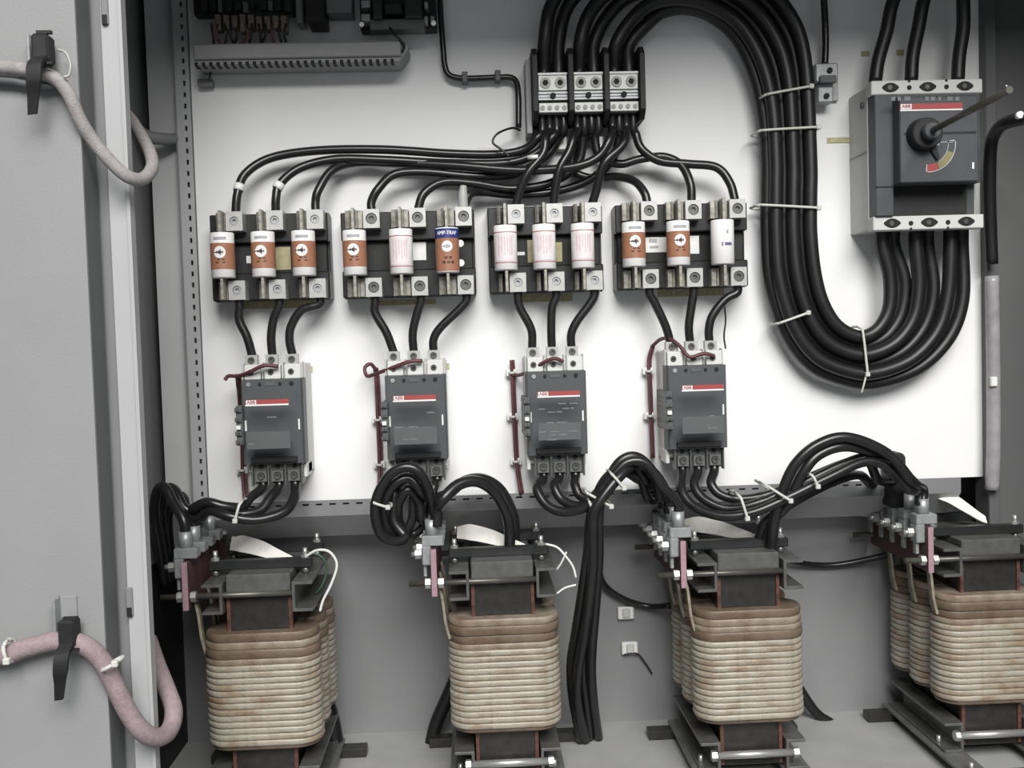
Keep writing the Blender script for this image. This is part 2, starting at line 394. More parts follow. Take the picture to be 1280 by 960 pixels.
# ================================================================== fuse blocks
PX = 1.0/F
FPRINT = mat('fuse_fine_print', (0.64, 0.47, 0.50), 0.5)
ORD = ['leftmost', 'second', 'third', 'rightmost']
POLE = ['left', 'middle', 'right']
def fuse(kind, cx, cy, zc, label, group):
    R, L = .0137, .0526
    root = thing('cartridge_fuse', (cx, cy, zc-L/2), label, 'fuse', group)
    part('barrel', MB().cyl((cx, cy, zc), (0,0,1), R, L, 28), FWHITE, root, .0008)
    # blade contacts gripped by the clips
    part('blade', MB().box(cx-.0016, cx+.0016, cy-.011, cy+.012, zc+L/2-.002, zc+.0515), CLIP, root)
    part('blade', MB().box(cx-.0016, cx+.0016, cy-.011, cy+.012, zc-.0515, zc-L/2+.002), CLIP, root)
    c = (cx, cy); r = R+.0003; h = math.pi*.98
    if kind == 'orange':
        lb = part('label_band', MB().cpatch(c, r, -h, h, zc-L/2+.0098, zc+L/2-.0125, 30), FORANGE, root, label='orange paper band')
        part('emblem', MB().cdisc(c, r+.0003, -.02, zc+.003, .0070), WHITE_B, lb, label='white round emblem with dark bar')
        mb = MB().cdisc(c, r+.0005, .0, zc+.003, .0021, 14); mb.cpatch(c, r+.0005, -.55, .0, zc+.0026, zc+.0035, 6)
        mb.cpatch(c, r+.0005, .02, .08, zc-.0005, zc+.0065, 3)
        part('emblem_mark', mb, PRINT, lb)
        part('print_line', MB().cpatch(c, r, -.55, .55, zc+L/2-.0088, zc+L/2-.0056, 10), GPRINT, root)
        mb = MB()
        for k, (a, zz) in enumerate(((-.1, -.006), (.25, -.006), (-.25, -.0095), (.3, -.0095))): mb.cpatch(c, r+.0003, a-.12, a+.12, zc+zz, zc+zz+.0015, 3)
        part('small_print', mb, RUST, lb)
    elif kind == 'blue':
        lb = part('label_band', MB().cpatch(c, r, -h, h, zc-L/2+.0018, zc+L/2-.012, 30), FORANGE, root, label='orange paper band')
        bb = part('blue_band', MB().cpatch(c, r+.0002, -h, h, zc+L/2-.0125, zc+L/2-.0015, 30), FBLUE, root, label='dark blue band with white lettering')
        tm = text_mb('AMP-TRAP', .0062, (cx, 0, zc+L/2-.0068), bold=.0003, stretch=.82)
        for v in tm.v:
            th = (v.x-cx)/R; v.x = cx+(r+.0006)*math.sin(th); v.y = cy-(r+.0006)*math.cos(th)
        part('lettering', tm, WHITE_B, bb)
        part('emblem', MB().cdisc(c, r+.0003, .0, zc+.004, .0066), WHITE_B, lb, label='white round emblem')
        mb = MB().cdisc(c, r+.0005, .02, zc+.004, .0024, 14); mb.cpatch(c, r+.0005, -.55, .1, zc+.0035, zc+.0046, 6)
        part('emblem_mark', mb, GPRINT, lb)
        mb = MB()
        for a, zz in ((-.1, -.0105), (.25, -.0105), (-.28, -.016), (.45, -.016), (.1, -.016)): mb.cpatch(c, r+.0003, a-.13, a+.13, zc+zz, zc+zz+.0028, 3)
        part('small_print', mb, RUST, lb)
        mb = MB()
        for zz in (.0085, -.0145): mb.cyl((cx+.0155, cy+.004, zc+zz), (0,1,0), .0042, .0006, 14)
        part('seal_tab', mb, STICK_W, root)
    elif kind == 'white':
        for zz in (L/2-.0085, -L/2+.0085):
            part('red_line', MB().cpatch(c, r, -h, h, zc+zz-.00045, zc+zz+.00045, 30), FRED, root, label='thin red ring')
        mb = MB()
        part('print_panel', MB().cpatch(c, r, -1.0, .75, zc-L/2+.0102, zc+L/2-.0102, 14), FPINK, root, label='pale pink vertical print')
        for a in (-.62, -.35, -.1, .12, .33, .5):
            mb.cpatch(c, r+.0003, a-.025, a+.025, zc-.004+random.uniform(-.006, .002), zc+.013, 2)
        part('small_print', mb, FPRINT, root)
    else:
        part('logo_print', MB().cpatch(c, r, -.05, .62, zc-.0045, zc-.001, 8), PPRINT, root, label='small violet printed word')
        part('logo_frame', MB().cpatch(c, r, -.3, -.18, zc-.005, zc-.0005, 3), PPRINT, root)
        part('print_square', MB().cpatch(c, r, .1, .3, zc+.0095, zc+.014, 3), GPRINT, root)
    return root

def lug_mesh(w_, h_, d_, name, m, rs):
    """clamp lug: bevelled block whose front has a round recess"""
    mb = MB(); n = 24; yf = -d_/2; vs = []; fs = []
    # front face as ring from the square outline to the screw bore
    sq = []
    for k in range(n):
        a = 2*math.pi*k/n; c, s_ = math.cos(a), math.sin(a); m_ = max(abs(c)/(w_/2), abs(s_)/(h_/2))
        x_, z_ = c/m_, s_/m_
        if k % 6 == 3: x_, z_ = math.copysign(w_/2, c), math.copysign(h_/2, s_)
        sq.append((x_, yf, z_))
    bore = [(rs*math.cos(2*math.pi*k/n), yf, rs*math.sin(2*math.pi*k/n)) for k in range(n)]
    deep = [(rs*math.cos(2*math.pi*k/n), yf+.005, rs*math.sin(2*math.pi*k/n)) for k in range(n)]
    back = [(p[0], d_/2, p[2]) for p in sq]
    mb.add(sq+bore, [(k, (k+1) % n, n+(k+1) % n, n+k) for k in range(n)])
    mb.add(bore+deep, [(k, (k+1) % n, n+(k+1) % n, n+k) for k in range(n)])
    mb.add(sq+back, [(k, n+k, n+(k+1) % n, (k+1) % n) for k in range(n)])
    mb.add(back, [tuple(range(n))])
    return shared(mb, name, m)
def screw_mesh(r, h, m=SCREW):
    mb = MB(); n = 16
    ro = [(r*math.cos(2*math.pi*k/n), -h/2, r*math.sin(2*math.pi*k/n)) for k in range(n)]
    ri = [(r*.55*math.cos(2*math.pi*k/6), -h/2, r*.55*math.sin(2*math.pi*k/6)) for k in range(6)]
    rb = [(r*math.cos(2*math.pi*k/n), h/2, r*math.sin(2*math.pi*k/n)) for k in range(n)]
    mb.add(ro+rb, [(k, n+k, n+(k+1) % n, (k+1) % n) for k in range(n)], True)
    idx = []
    vs = ro+ri+[(x, y+h*.6, z) for x, y, z in ri]
    fs = []
    for k in range(n):
        a = int(round(k*6/n)) % 6; b = int(round((k+1)*6/n)) % 6
        f = (k, (k+1) % n, n+b, n+a) if a != b else (k, (k+1) % n, n+a)
        fs.append(f)
    fs += [(n+k, n+(k+1) % 6, n+6+(k+1) % 6, n+6+k) for k in range(6)]; fs.append(tuple(n+6+k for k in range(6)))
    mb.add(vs, fs)
    return shared(mb, 'screw', m)
LUG_A = lug_mesh(.0195, .0225, .020, 'lug_a', LUG, .0052)
LUG_B = lug_mesh(.0192, .0222, .020, 'lug_b', LUG, .0066)
SCR_A = screw_mesh(.0048, .004, LUGD); SCR_B = screw_mesh(.0060, .004)
def clip_mesh(wd):
    mb = MB()
    for sx in (-1, 1):
        # spring jaw, pinched towards the blade and flared at the lip
        poly = [(sx*wd*.5, .011), (sx*wd*.5, -.0075), (sx*.0052, -.0085), (sx*.0046, -.0105), (sx*.0022, -.0115), (sx*.0022, .006),
                (sx*.0030, .006), (sx*.0032, -.0095), (sx*.0040, -.0095), (sx*.0044, -.0072), (sx*(wd*.5-.0014), -.0060), (sx*(wd*.5-.0014), .011)]
        mb.extr(poly if sx > 0 else poly[::-1], 'z', -.0105, .0105)
    mb.box(-wd*.5, wd*.5, .0095, .011, -.0105, .0105)
    return shared(mb, 'clip', CLIP)
CLIP_A = clip_mesh(.0125); CLIP_B = clip_mesh(.0205)
FB = []                                        # world lug positions: FB[block]['top'][pole]
specs = [  # corners TL, TR, BL, BR; first fuse centre px; pitch px; variant; kinds
    ((261.5, 268.3), (410, 266), (266, 376), (412, 373), (278.5, 319), 49.5, 'A', ['orange', 'orange', 'orange']),
    ((425.3, 266.3), (592.7, 262), (429, 372.6), (595.4, 368), (443.5, 315.5), 57.2, 'B', ['orange', 'white', 'blue']),
    ((609, 260), (752.2, 256.6), (612.4, 367), (755, 362.6), (632, 310.5), 48.2, 'A', ['white', 'white', 'white']),
    ((768, 256.6), (933, 252.7), (772, 362), (936, 357), (792.2, 305.5), 56.0, 'B', ['orange', 'orange', 'plain'])]
flabels = [['orange banded fuse at the left end of the leftmost fuse block', 'orange banded fuse in the middle of the leftmost fuse block, left of olive sticker', 'orange banded fuse at the right of the leftmost fuse block, right of olive sticker'],
           ['orange banded fuse alone at the left of the second fuse block', 'white fuse with thin red rings between an orange fuse and a blue banded fuse', 'orange fuse with a dark blue lettered top band, only blue one'],
           ['white red-ringed fuse at the left of the all-white third fuse block', 'white red-ringed fuse in the middle of the all-white block, yellow stickers both sides', 'white red-ringed fuse at the right of the all-white third fuse block'],
           ['orange banded fuse at the left of the rightmost fuse block, beside white printed sticker', 'orange banded fuse in the middle of the rightmost fuse block', 'plain white fuse with a small violet print, right end of the rightmost block']]
blabels = ['black three-pole fuse block holding three orange fuses, leftmost of four', 'black three-pole fuse block holding orange, white and blue-topped fuses',
           'black three-pole fuse block holding three white red-ringed fuses', 'black three-pole fuse block with two orange fuses and one plain white, rightmost']
for bi, (tl, tr, bl, br, f0, pitch, var, kinds) in enumerate(specs):
    yf = -.036
    a, b, c, d = P(*tl, yf), P(*tr, yf), P(*bl, yf), P(*br, yf)
    x0, x1 = (a.x+c.x)/2, (b.x+d.x)/2; z1, z0 = (a.z+b.z)/2, (c.z+d.z)/2
    root = thing('fuse_block', ((x0+x1)/2, 0, z0), blabels[bi], 'fuse block', 'three-pole fuse blocks in a row')
    mb = MB(); mb.box(x0, x1, -.020, 0, z0, z1)
    mb.box(x0, x1, yf, -.020, z1-.034, z1); mb.box(x0, x1, yf, -.020, z0, z0+.032)
    base = part('base', mb, BLACKP, root, .0012)
    part('centre_web', MB().box(x0+.003, x1-.003, -.027, -.020, z0+.032, z1-.034), BLACKM, root, .001)
    zc = (z0+z1)/2
    fx0 = P(f0[0], f0[1], -.060).x
    dx = pitch*1.19/F
    info = {'top': [], 'bot': [], 'x': [], 'box': (x0, x1, z0, z1)}
    lugx = .0137 if var == 'A' else .0203
    for k in range(3):
        cx = fx0+k*dx; zk = zc+.0005
        fuse(kinds[k], cx, -.060, zk, flabels[bi][k], kinds[k]+' fuses')
        for sgn, key in ((1, 'top'), (-1, 'bot')):
            zl = zk+sgn*.0405
            inst('fuse_clip', CLIP_A if var == 'A' else CLIP_B, (cx-(.0025 if var == 'A' else 0.001), yf-.006, zl), root)
            lg = inst('terminal_lug', LUG_A if var == 'A' else LUG_B, (cx+lugx, yf-.010, zl), root)
            inst('screw', SCR_A if var == 'A' else SCR_B, (cx+lugx, yf-.0165, zl), lg)
            info[key].append(Vector((cx+lugx, yf-.010, zl+sgn*.009)))
        info['x'].append(cx)
    FB.append(info)
    def stick(px0, py0, px1, py1, m, lab, dep=-.0275):
        A, B_ = P(px0, py0, dep), P(px1, py1, dep)
        return part('sticker', MB().box(A.x, B_.x, dep-.0006, dep, B_.z, A.z), m, root, label=lab)
    if bi == 0:
        stick(342, 309, 364, 337, STICK_Y, 'olive yellow sticker'); stick(308, 320, 314, 329, STICK_W, 'small white sticker')
    if bi == 1:
        stick(512, 303, 533, 325, STICK_W, 'white blank sticker')
    if bi == 2:
        stick(659, 300, 668, 328, STICK_Y, 'yellowed sticker'); stick(694, 303, 703, 327, STICK_Y, 'yellowed torn sticker'); stick(646, 315, 656, 319, STICK_W, 'white sticker')
    if bi == 3:
        s = stick(806, 297, 836, 315, STICK_W, 'white sticker with dark print')
        A = P(811, 298.5, -.0282); B_ = P(821, 303, -.0282)
        part('sticker_print', MB().box(A.x, B_.x, -.0285, -.0281, B_.z, A.z), GPRINT, s)
        A = P(812, 307.5, -.0282); B_ = P(823, 310, -.0282)
        part('sticker_print', MB().box(A.x, B_.x, -.0285, -.0281, B_.z, A.z), GPRINT, s)
        stick(860, 295, 874, 317, STICK_W, 'white sticker')

# ================================================================== contactors
SU = 1.18/F
def contactor(bx, by, idx):
    o = P(bx, by, -.07)
    X = lambda u: o.x+u*SU
    Z = lambda v: o.z-v*SU
    lab = ['dark grey contactor below the leftmost fuse block', 'dark grey contactor below the second fuse block, looped cables under it',
           'dark grey contactor with faint print below the third fuse block', 'dark grey contactor below the rightmost fuse block'][idx]
    root = thing('contactor', (X(38), 0, Z(132)), lab, 'contactor', 'contactors in a row')
    mb = MB(); mb.box(X(0), X(76), -.045, 0, Z(122), Z(-19)); mb.box(X(2), X(74), -.052, -.044, Z(118), Z(-16))
    part('base', mb, CBASE, root, .0015, label='pale base')
    # upper white terminal cells with dividers
    cells = MB()
    for u in (3, 28, 53): cells.box(X(u), X(u+20), -.060, -.044, Z(0), Z(-18))
    for u in (1, 25, 50, 74): cells.box(X(u)-.0008, X(u)+.0008, -.058, -.044, Z(0), Z(-21))
    part('terminal_cells', cells, CBASE, root, .0008, label='white terminal cells')
    body = MB()
    body.extr([(X(0), -.044), (X(0), -.066), (X(2), -.070), (X(74), -.070), (X(76), -.066), (X(76), -.044)], 'z', Z(105), Z(0))
    part('body', body, CBODY, root)
    cov = MB()
    cov.extr([(Z(13), -.068), (Z(15), -.094), (Z(18), -.098), (Z(92), -.098), (Z(95), -.094), (Z(95), -.068)], 'x', X(11)+.001, X(65)-.001)
    cv = part('cover', cov, CCOVER, root, .0008)
    y = -.0984; k = .975
    x0, x1 = X(12), X(64)
    part('red_stripe', MB().box(x0, x1, y-.0003, y, Z(28.6), Z(23.2)), RED_B, cv, label='red stripe')
    part('white_line', MB().box(x0, x1, y-.0003, y, Z(30.6), Z(28.8)), WHITE_B, cv, label='white line')
    part('logo_panel', MB().box(x0+.001, x0+.0125, y-.0005, y-.0002, Z(28.4), Z(23.6)), WHITE_B, cv, label='white panel with red letters')
    part('lettering', text_mb('ABB', .0050, (x0+.0067, y-.0007, Z(26)), bold=.00018, stretch=1.05), RED_B, cv)
    mb = MB(); rnd = random.Random(idx)
    rows = (38, 44, 48, 57, 61, 72, 76, 82) if idx == 2 else (44, 61, 76)
    for r_ in rows:
        u = 13
        while u < 58:
            l = rnd.uniform(4, 13)
            if rnd.random() < (.62 if idx == 2 else .35): mb.box(X(u), X(min(u+l, 62)), y-.0002, y+.0002, Z(r_+1.3), Z(r_))
            u += l+rnd.uniform(1.5, 6)
    if mb.v: part('faint_print', mb, FAINT, cv)
    part('info_panel', MB().box(X(12), X(64), y-.0001, y+.0006, Z(83), Z(62)), CAUX, cv)
    # dark slot below the cover, top screws, side slots
    part('lower_slot', MB().box(X(10), X(67), -.074, -.066, Z(103), Z(96)), BLACKM, root, .0006)
    for u in (7, 21, 46, 60):
        part('pilot_screw', MB().cyl((X(u+3), -.0702, Z(5.5)), (0,1,0), .0026 if u in (7, 60) else .002, .002, 12), HOLE if u != 7 else BOLT, root)
    part('index_window', MB().box(X(30), X(43), -.0708, -.0695, Z(8), Z(3)), CAUX, root, .0003)
    part('slot_mark', MB().box(X(4), X(6), -.0708, -.0695, Z(63), Z(50)), STICK_W, root, label='white slot mark')
    part('slot_mark', MB().box(X(69.5), X(71.5), -.0708, -.0695, Z(63), Z(50)), STICK_W, root, label='white slot mark')
    # auxiliary contact block on the left side
    ax = MB(); ax.box(X(-4), X(4), -.082, -.02, Z(80), Z(31))
    for v in (33, 45, 62, 73): ax.box(X(-5), X(3.4), -.085, -.03, Z(v+6), Z(v))
    au = part('auxiliary_block', ax, CAUX, root, .0008)
    for v in (36, 48, 65, 76): part('screw', MB().cyl((X(-.5), -.0855, Z(v)), (0,1,0), .0016, .002, 10), SCREW, au)
    part('button', MB().box(X(-3.5), X(2), -.0865, -.08, Z(60), Z(55)), STICK_W, au, .0005, label='pale push tab')
    # lower terminal shroud
    lo = MB(); lo.box(X(9), X(72), -.058, -.044, Z(131), Z(104))
    for u in (9, 29, 50, 71): lo.box(X(u)-.0009, X(u)+.0009, -.066, -.056, Z(133), Z(104))
    part('terminal_shroud', lo, CSMOKE, root, .0006)
    low, top = [], []
    for j in range(3):
        ul = 19.5+j*20.5
        lg = inst('lower_lug', LOWLUG, (X(ul), -.060, Z(121)), root)
        inst('screw', SCR_D, (X(ul), -.0645, Z(121)), lg)
        part('clamp_screw', MB().cyl((X(ul+ (0 if j != 1 else 0)), -.0588, Z(109.5)), (0,1,0), .0026, .002, 12), HOLE, root)
        ut = 10.7+j*25.2
        lg = inst('upper_lug', UPLUG, (X(ut), -.048, Z(-24)), root)
        inst('screw', SCR_D, (X(ut), -.0528, Z(-24)), lg)
        part('cell_screw', MB().cyl((X(ut), -.0602, Z(-9)), (0,1,0), .0036, .0016, 14), SCREW, root)
        part('cell_socket', MB().cyl((X(ut), -.0612, Z(-9)), (0,1,0), .0018, .001, 8), HOLE, root)
        low.append(Vector((X(ul), -.054, Z(130)))); top.append(Vector((X(ut), -.045, Z(-29))))
    for j in range(2):
        part('clamp_screw', MB().cyl((X(30+j*20), -.0588, Z(109)), (0,1,0), .0015, .002, 10), BOLT, root)
    part('corner_foot', MB().box(X(71) if idx == 0 else X(-1), X(76) if idx == 0 else X(4), -.056, -.02, Z(125), Z(108)), CBASE, root, .001, label='pale corner foot')
    return {'low': low, 'top': top, 'X': X, 'Z': Z}
UPLUG = lug_mesh(.0145, .0125, .010, 'upper_lug', LUG, .0042)
LOWLUG = lug_mesh(.0135, .0130, .008, 'lower_lug', CSMOKE, .0046)
SCR_D = screw_mesh(.0040, .003, SCREW)
CT = [contactor(300, 475.5, 0), contactor(480.5, 470.5, 1), contactor(657, 465.5, 2), contactor(833.5, 458, 3)]

# ================================================================== distribution block
def distribution_block():
    yf = -.055
    A, B_ = P(664, 68, yf), P(807, 146, yf)
    A2, B2 = P(807, 66, yf), P(668, 150, yf)
    x0, x1 = (A.x+B2.x)/2, (A2.x+B_.x)/2; z1, z0 = (A.z+A2.z)/2, (B_.z+B2.z)/2
    root = thing('distribution_block', ((x0+x1)/2, 0, z0), 'black three-pole power distribution block with tinned lugs above the fuse blocks', 'terminal block')
    W = x1-x0; t = .0065; pw = (W-4*t)/3
    mb = MB(); mb.box(x0, x1, -.016, 0, z0, z1)
    part('base', mb, BLACKP, root, .0008)
    outs, ins = [], []
    for k in range(4):
        xx = x0+k*(pw+t)
        w2 = MB().extr([(0, z0), (0, z1+.010), (yf+.010, z1+.010), (yf, z1), (yf, z0+.01), (yf+.012, z0)], 'x', xx, xx+t)
        part('barrier', w2, BLACKM, root, .0006)
    g = part('side_plate', MB().box(x0-.007, x0-.0005, -.035, 0, z0-.012, z1), GREY_PAINT, root, .0005, label='grey bracket plate at the left')
    for k in range(3):
        xx = x0+t+k*(pw+t); cx = xx+pw/2
        zl = z1-.0185-.012
        li = part('line_lug', MB().box(xx+.0006, xx+pw-.0006, -.046, -.016, zl-.010, zl+.011), SHADED_LUG, root, .0008)
        part('top_ridge', MB().box(xx+.0006, xx+pw-.0006, -.0475, -.04, zl+.0085, zl+.011), SHADED_LUG, li)
        for s in (-1, 1):
            c = (cx+s*pw*.245, -.0462, zl-.0005)
            part('screw', MB().cyl(c, (0,1,0), .0065, .002, 20), SCREW, li)
            part('screw_socket', MB().cyl((c[0], -.0474, c[2]), (0,1,0), .0036, .001, 6, smooth=False), HOLE, li)
            ins.append(Vector((cx+s*pw*.245, -.030, zl+.009)))
        zz = zl-.0155
        rb = MB()
        for q in range(3): rb.box(xx+.0006, xx+pw-.0006, -.044+.0008*(q % 2), -.016, zz-.0048+q*.0036, zz-.0048+q*.0036+.0026)
        part('ribbed_bar', rb, LUGD, root)
        part('centre_stud', MB().cyl((cx, -.0445, zz), (0,1,0), .0035, .004, 10), HOLE, root)
        zl2 = z0+.0155
        lo = part('load_lug', MB().box(xx+.0006, xx+pw-.0006, -.046, -.016, zl2-.0058, zl2+.0062), SHADED_LUG, root, .0008)
        for q in range(4):
            c = (xx+pw*(.14+.24*q), -.0462, zl2)
            part('screw', MB().cyl(c, (0,1,0), .0027, .002, 14), SCREW, lo)
            outs.append(Vector((c[0], -.030, zl2-.004)))
        part('gap_cover', MB().box(xx+.0004, xx+pw-.0004, -.034, -.016, zl2+.006, zz-.0055), BLACKM, root)
    return ins, outs
DIN, DOUT = distribution_block()

# ================================================================== main breaker
def breaker():
    yt = -.074
    a, b, c, d = P(1086, 101, yt), P(1225.7, 98.5, yt), P(1095, 288.6, yt), P(1232.5, 284.5, yt)
    x0, x1 = (a.x+c.x)/2, (b.x+d.x)/2; z1, z0 = (a.z+b.z)/2, (c.z+d.z)/2
    W, H = x1-x0, z1-z0
    root = thing('circuit_breaker', ((x0+x1)/2, 0, z0), 'large grey moulded-case circuit breaker with pale terminal covers at upper right', 'circuit breaker')
    part('case', MB().box(x0+.001, x1-.001, -.058, 0, z0+.002, z1-.002), BBASE, root, .0015, label='pale case')
    xf = P(1124, 170, -.095).x; zb = P(1170, 229, -.095).z
    part('body', MB().box(x0+.002, xf, -.078, -.057, z0+.0165, z1-.0175).box(xf-.001, x1-.006, -.078, -.057, zb+.002, z1-.0175).box(xf-.001, x1-.006, -.064, -.057, z0+.0165, zb+.003), BFACE, root, .0008)
    xf = P(1124, 170, -.095).x; xg = P(1222, 170, -.095).x; zt = P(1170, 119, -.095).z; zb = P(1170, 229, -.095).z
    fc = part('front_cover', MB().extr([(-.077, zb), (-.097, zb+.001), (-.097, zt-.003), (-.094, zt), (-.077, zt)], 'x', xf, xg), BFACE, root, .0012)
    y = -.0973
    q = lambda px, py: P(px, py, y)
    A, B_ = q(1125, 129.5), q(1203, 135.5)
    part('red_stripe', MB().box(A.x, B_.x, y-.0003, y, B_.z, A.z-.0005), RED_B, fc, label='red stripe')
    part('white_line', MB().box(A.x, B_.x, y-.0003, y, B_.z-.0018, B_.z-.0002), WHITE_B, fc, label='white line')
    part('logo_panel', MB().box(A.x+.0005, A.x+.0135, y-.0006, y-.0002, B_.z+.0002, A.z-.0008), FPINK, fc)
    part('lettering', text_mb('ABB', .0048, (A.x+.007, y-.0008, (A.z+B_.z)/2), bold=.0002, stretch=1.2), RED_B, fc)
    mb = MB()
    for px, wd in ((1114, 5), (1122, 4), (1130, 8), (1156, 5), (1163, 6), (1173, 3), (1184, 7), (1194, 5)):
        A, B_ = P(px, 121, -.0972), P(px+wd, 126, -.0972); mb.box(A.x, B_.x, -.0976, -.0970, B_.z, A.z)
    part('faint_print', mb, FAINT, fc)
    # position scale: white outlined quarter arc, yellow, red foot
    cen = q(1160, 180); arc = MB(); arcy = MB(); arcr = MB()
    def sector(m_, r0, r1, a0, a1, yy, n=12):
        vs = []
        for k in range(n+1):
            an = math.radians(a0+(a1-a0)*k/n)
            for rr in (r0, r1): vs.append((cen.x+rr*math.cos(an), yy, cen.z+rr*math.sin(an)))
        m_.add(vs, [(2*k, 2*k+1, 2*k+3, 2*k+2) for k in range(n)])
    sector(arc, .0318, .033, -95, 8, y-.0004); sector(arc, .0235, .0243, -60, 8, y-.0004); sector(arc, .0235, .033, 5, 8, y-.0004, 3); sector(arc, .0235, .033, -96, -93, y-.0004, 3)
    sector(arcy, .0245, .0315, -66, -20, y-.0005); sector(arcr, .0235, .0318, -93, -67, y-.0005)
    part('scale_outline', arc, GPRINT, fc, label='pale arc outline'); part('yellow_scale', arcy, YEL, fc); part('red_scale', arcr, RED_B, fc)
    A, B_ = q(1167, 176), q(1174, 182); part('print_patch', MB().box(A.x, B_.x, y-.0004, y, B_.z, A.z), GPRINT, fc)
    A, B_ = q(1175, 176.5), q(1191, 179); part('print_patch', MB().box(A.x, B_.x, y-.0004, y, B_.z, A.z), FAINT, fc)
    A, B_ = q(1215, 203), q(1217.5, 211); part('slot_mark', MB().box(A.x, B_.x, y-.0005, y, B_.z, A.z), STICK_W, fc, label='white slot mark')
    A, B_ = q(1130, 166), q(1220, 166.6); part('seam', MB().box(A.x, B_.x, y-.0002, y+.0002, B_.z, A.z), BLACKM, fc)
    # rotary drive hub
    hub = q(1153, 169)
    h = part('drive_hub', MB().cyl((hub.x, -.104, hub.z), (0,1,0), .0175, .016, 28, r2=.0195), BLACKM, root, .001)
    part('hub_collar', MB().cyl((hub.x, -.118, hub.z), (0,1,0), .0095, .014, 20), BFACE, h, .001)
    part('pointer', MB().extr([(hub.x+.006, hub.z-.014), (hub.x+.014, hub.z-.010), (hub.x+.019, hub.z-.027), (hub.x+.016, hub.z-.029)], 'y', -.1005, -.0975), BLACKM, h)
    # lower recess blackened for the shade under the cover, label seam at the left
    part('lower_recess', MB().box(xf+.001, xg+.001, -.066, -.063, zb-.034, zb+.002), BLACKM, root)
    part('step_seam', MB().box(x0+.002, xf, -.0792, -.077, zb-.0008, zb+.0004), BLACKM, root)
    # terminal covers with keyhole openings
    for (zz0, zz1, up) in ((z1-.0165, z1, 1), (z0, z0+.0165, 0)):
        tc = part('terminal_cover', MB().box(x0, x1, yt, -.056, zz0, zz1), BTERM, root, .001, label='pale terminal cover')
        zc = (zz0+zz1)/2
        for k in range(3):
            cx = x0+W*(.17+.335*k)
            mb = MB(); n = 20; pts = []
            for j in range(n):
                an = 2*math.pi*j/n; c_ = math.cos(an); s_ = math.sin(an)
                rx = .0103 if abs(c_) > .75 else .0088; rz = .0056 if abs(s_) > .8 else .0042
                pts.append((cx+rx*c_, zc+rz*s_))
            mb.extr(pts, 'y', yt-.0004, yt+.001)
            part('access_opening', mb, HOLE, tc)
            part('bolt_head', MB().cyl((cx-.001, yt-.0008, zc), (0,1,0), .0032, .001, 6, smooth=False), SCREW, tc)
            if k < 2:
                part('rivet_hole', MB().cyl((cx+W*.168, yt-.0002, zc-.0005), (0,1,0), .0028, .001, 14), HOLE, tc)
                part('edge_notch', MB().box(cx+W*.168-.0015, cx+W*.168+.0015, yt-.0003, yt+.002, (zz0-.0001 if not up else zz1-.0025), (zz0+.0025 if not up else zz1+.0001)), HOLE, tc)
    part('mounting_ear', MB().cyl((x0-.0005, -.045, z1-.022), (1,0,0), .004, .002, 12), GREY_DARK, root)
    part('case_seam', MB().box(x0+.0002, x0+.0012, -.057, -.002, (z0+z1)/2+.008, (z0+z1)/2+.0088), GREY_SIDE, root)
    # extended operating shaft pointing out of the cabinet
    tip = P(1262, 112, -.30)
    rd = MB().tube([Vector((hub.x, -.115, hub.z)), Vector((tip.x, -.30, tip.z))], .0036, 14, sub=1)
    sh = solo('operating_shaft', rd, ROD, 'grey steel shaft sticking out from the hub of the large breaker', 'shaft')
    part('tip_highlight', MB().cyl((tip.x-.002, -.298, tip.z+.0038), (0,0,1), .0012, .002, 8), BOLT, sh)  # small bright cylinder added as the highlight on the shaft tip
    return x0, x1, z0, z1
BRK = breaker()

# ================================================================== transformers (three-phase reactors)
CW, CDP, PITCH_Y, CH = .0645, .050, .0575, .132
def rrect(hw, hd, r, n=5):
    pts = []
    for (sx, sy, a0) in ((1, 1, 0), (-1, 1, 90), (-1, -1, 180), (1, -1, 270)):
        for k in range(n+1):
            a = math.radians(a0+90*k/n); pts.append((sx*(hw-r)+r*math.cos(a), sy*(hd-r)+r*math.sin(a)))
    return pts
def band_mesh(h, bulge, name, m, grow=0.0, bow=0.0, ins=.0024):
    """one wound turn: a rounded loop with a bulging outer face, front pushed out a little"""
    prof = [(-ins, 0.0), (-.0003, h*.10), (bulge, h*.35), (bulge, h*.65), (-.0003, h*.90), (-ins, h)]
    mb = MB(); base = rrect(CW+grow, CDP/2+grow, .0225, 7); n = len(base); vs = []
    for (off, z) in prof:
        for (x, y) in base:
            l = math.hypot(x, y); s_ = 1+off/l
            yy = y*s_-(bow*(1-(x/CW)**2) if y < 0 else 0)
            vs.append((x*s_, yy, z))
    fs = [(i*n+k, i*n+(k+1) % n, (i+1)*n+(k+1) % n, (i+1)*n+k) for i in range(len(prof)-1) for k in range(n)]
    mb.add(vs, fs, True); m_ = len(prof)-1
    mb.add([vs[k] for k in range(n)], [tuple(reversed(range(n)))]); mb.add([vs[m_*n+k] for k in range(n)], [tuple(range(n))])
    return shared(mb, name, m)
NT = 13; TH = .0925/NT
TURN = band_mesh(TH*.99, .0004, 'turn', WIND, 0, .006)
TURN_R = band_mesh(TH*.99, .0004, 'turn_r', WIND, 0, .0)
TOPB = [band_mesh(.0100, .0004, 'wrap_a', BROWN, -.0012, .005, .0011), band_mesh(.0085, .0004, 'wrap_b', BROWN2, -.0006, .005, .0011),
        band_mesh(.0105, .0005, 'wrap_c', BROWN, .0002, .005, .0011), band_mesh(.0068, .0004, 'wrap_d', BROWN2, .0, .0055, .0011)]
RIM = band_mesh(.0052, .0004, 'rim', BROWN, -.0028, .005)
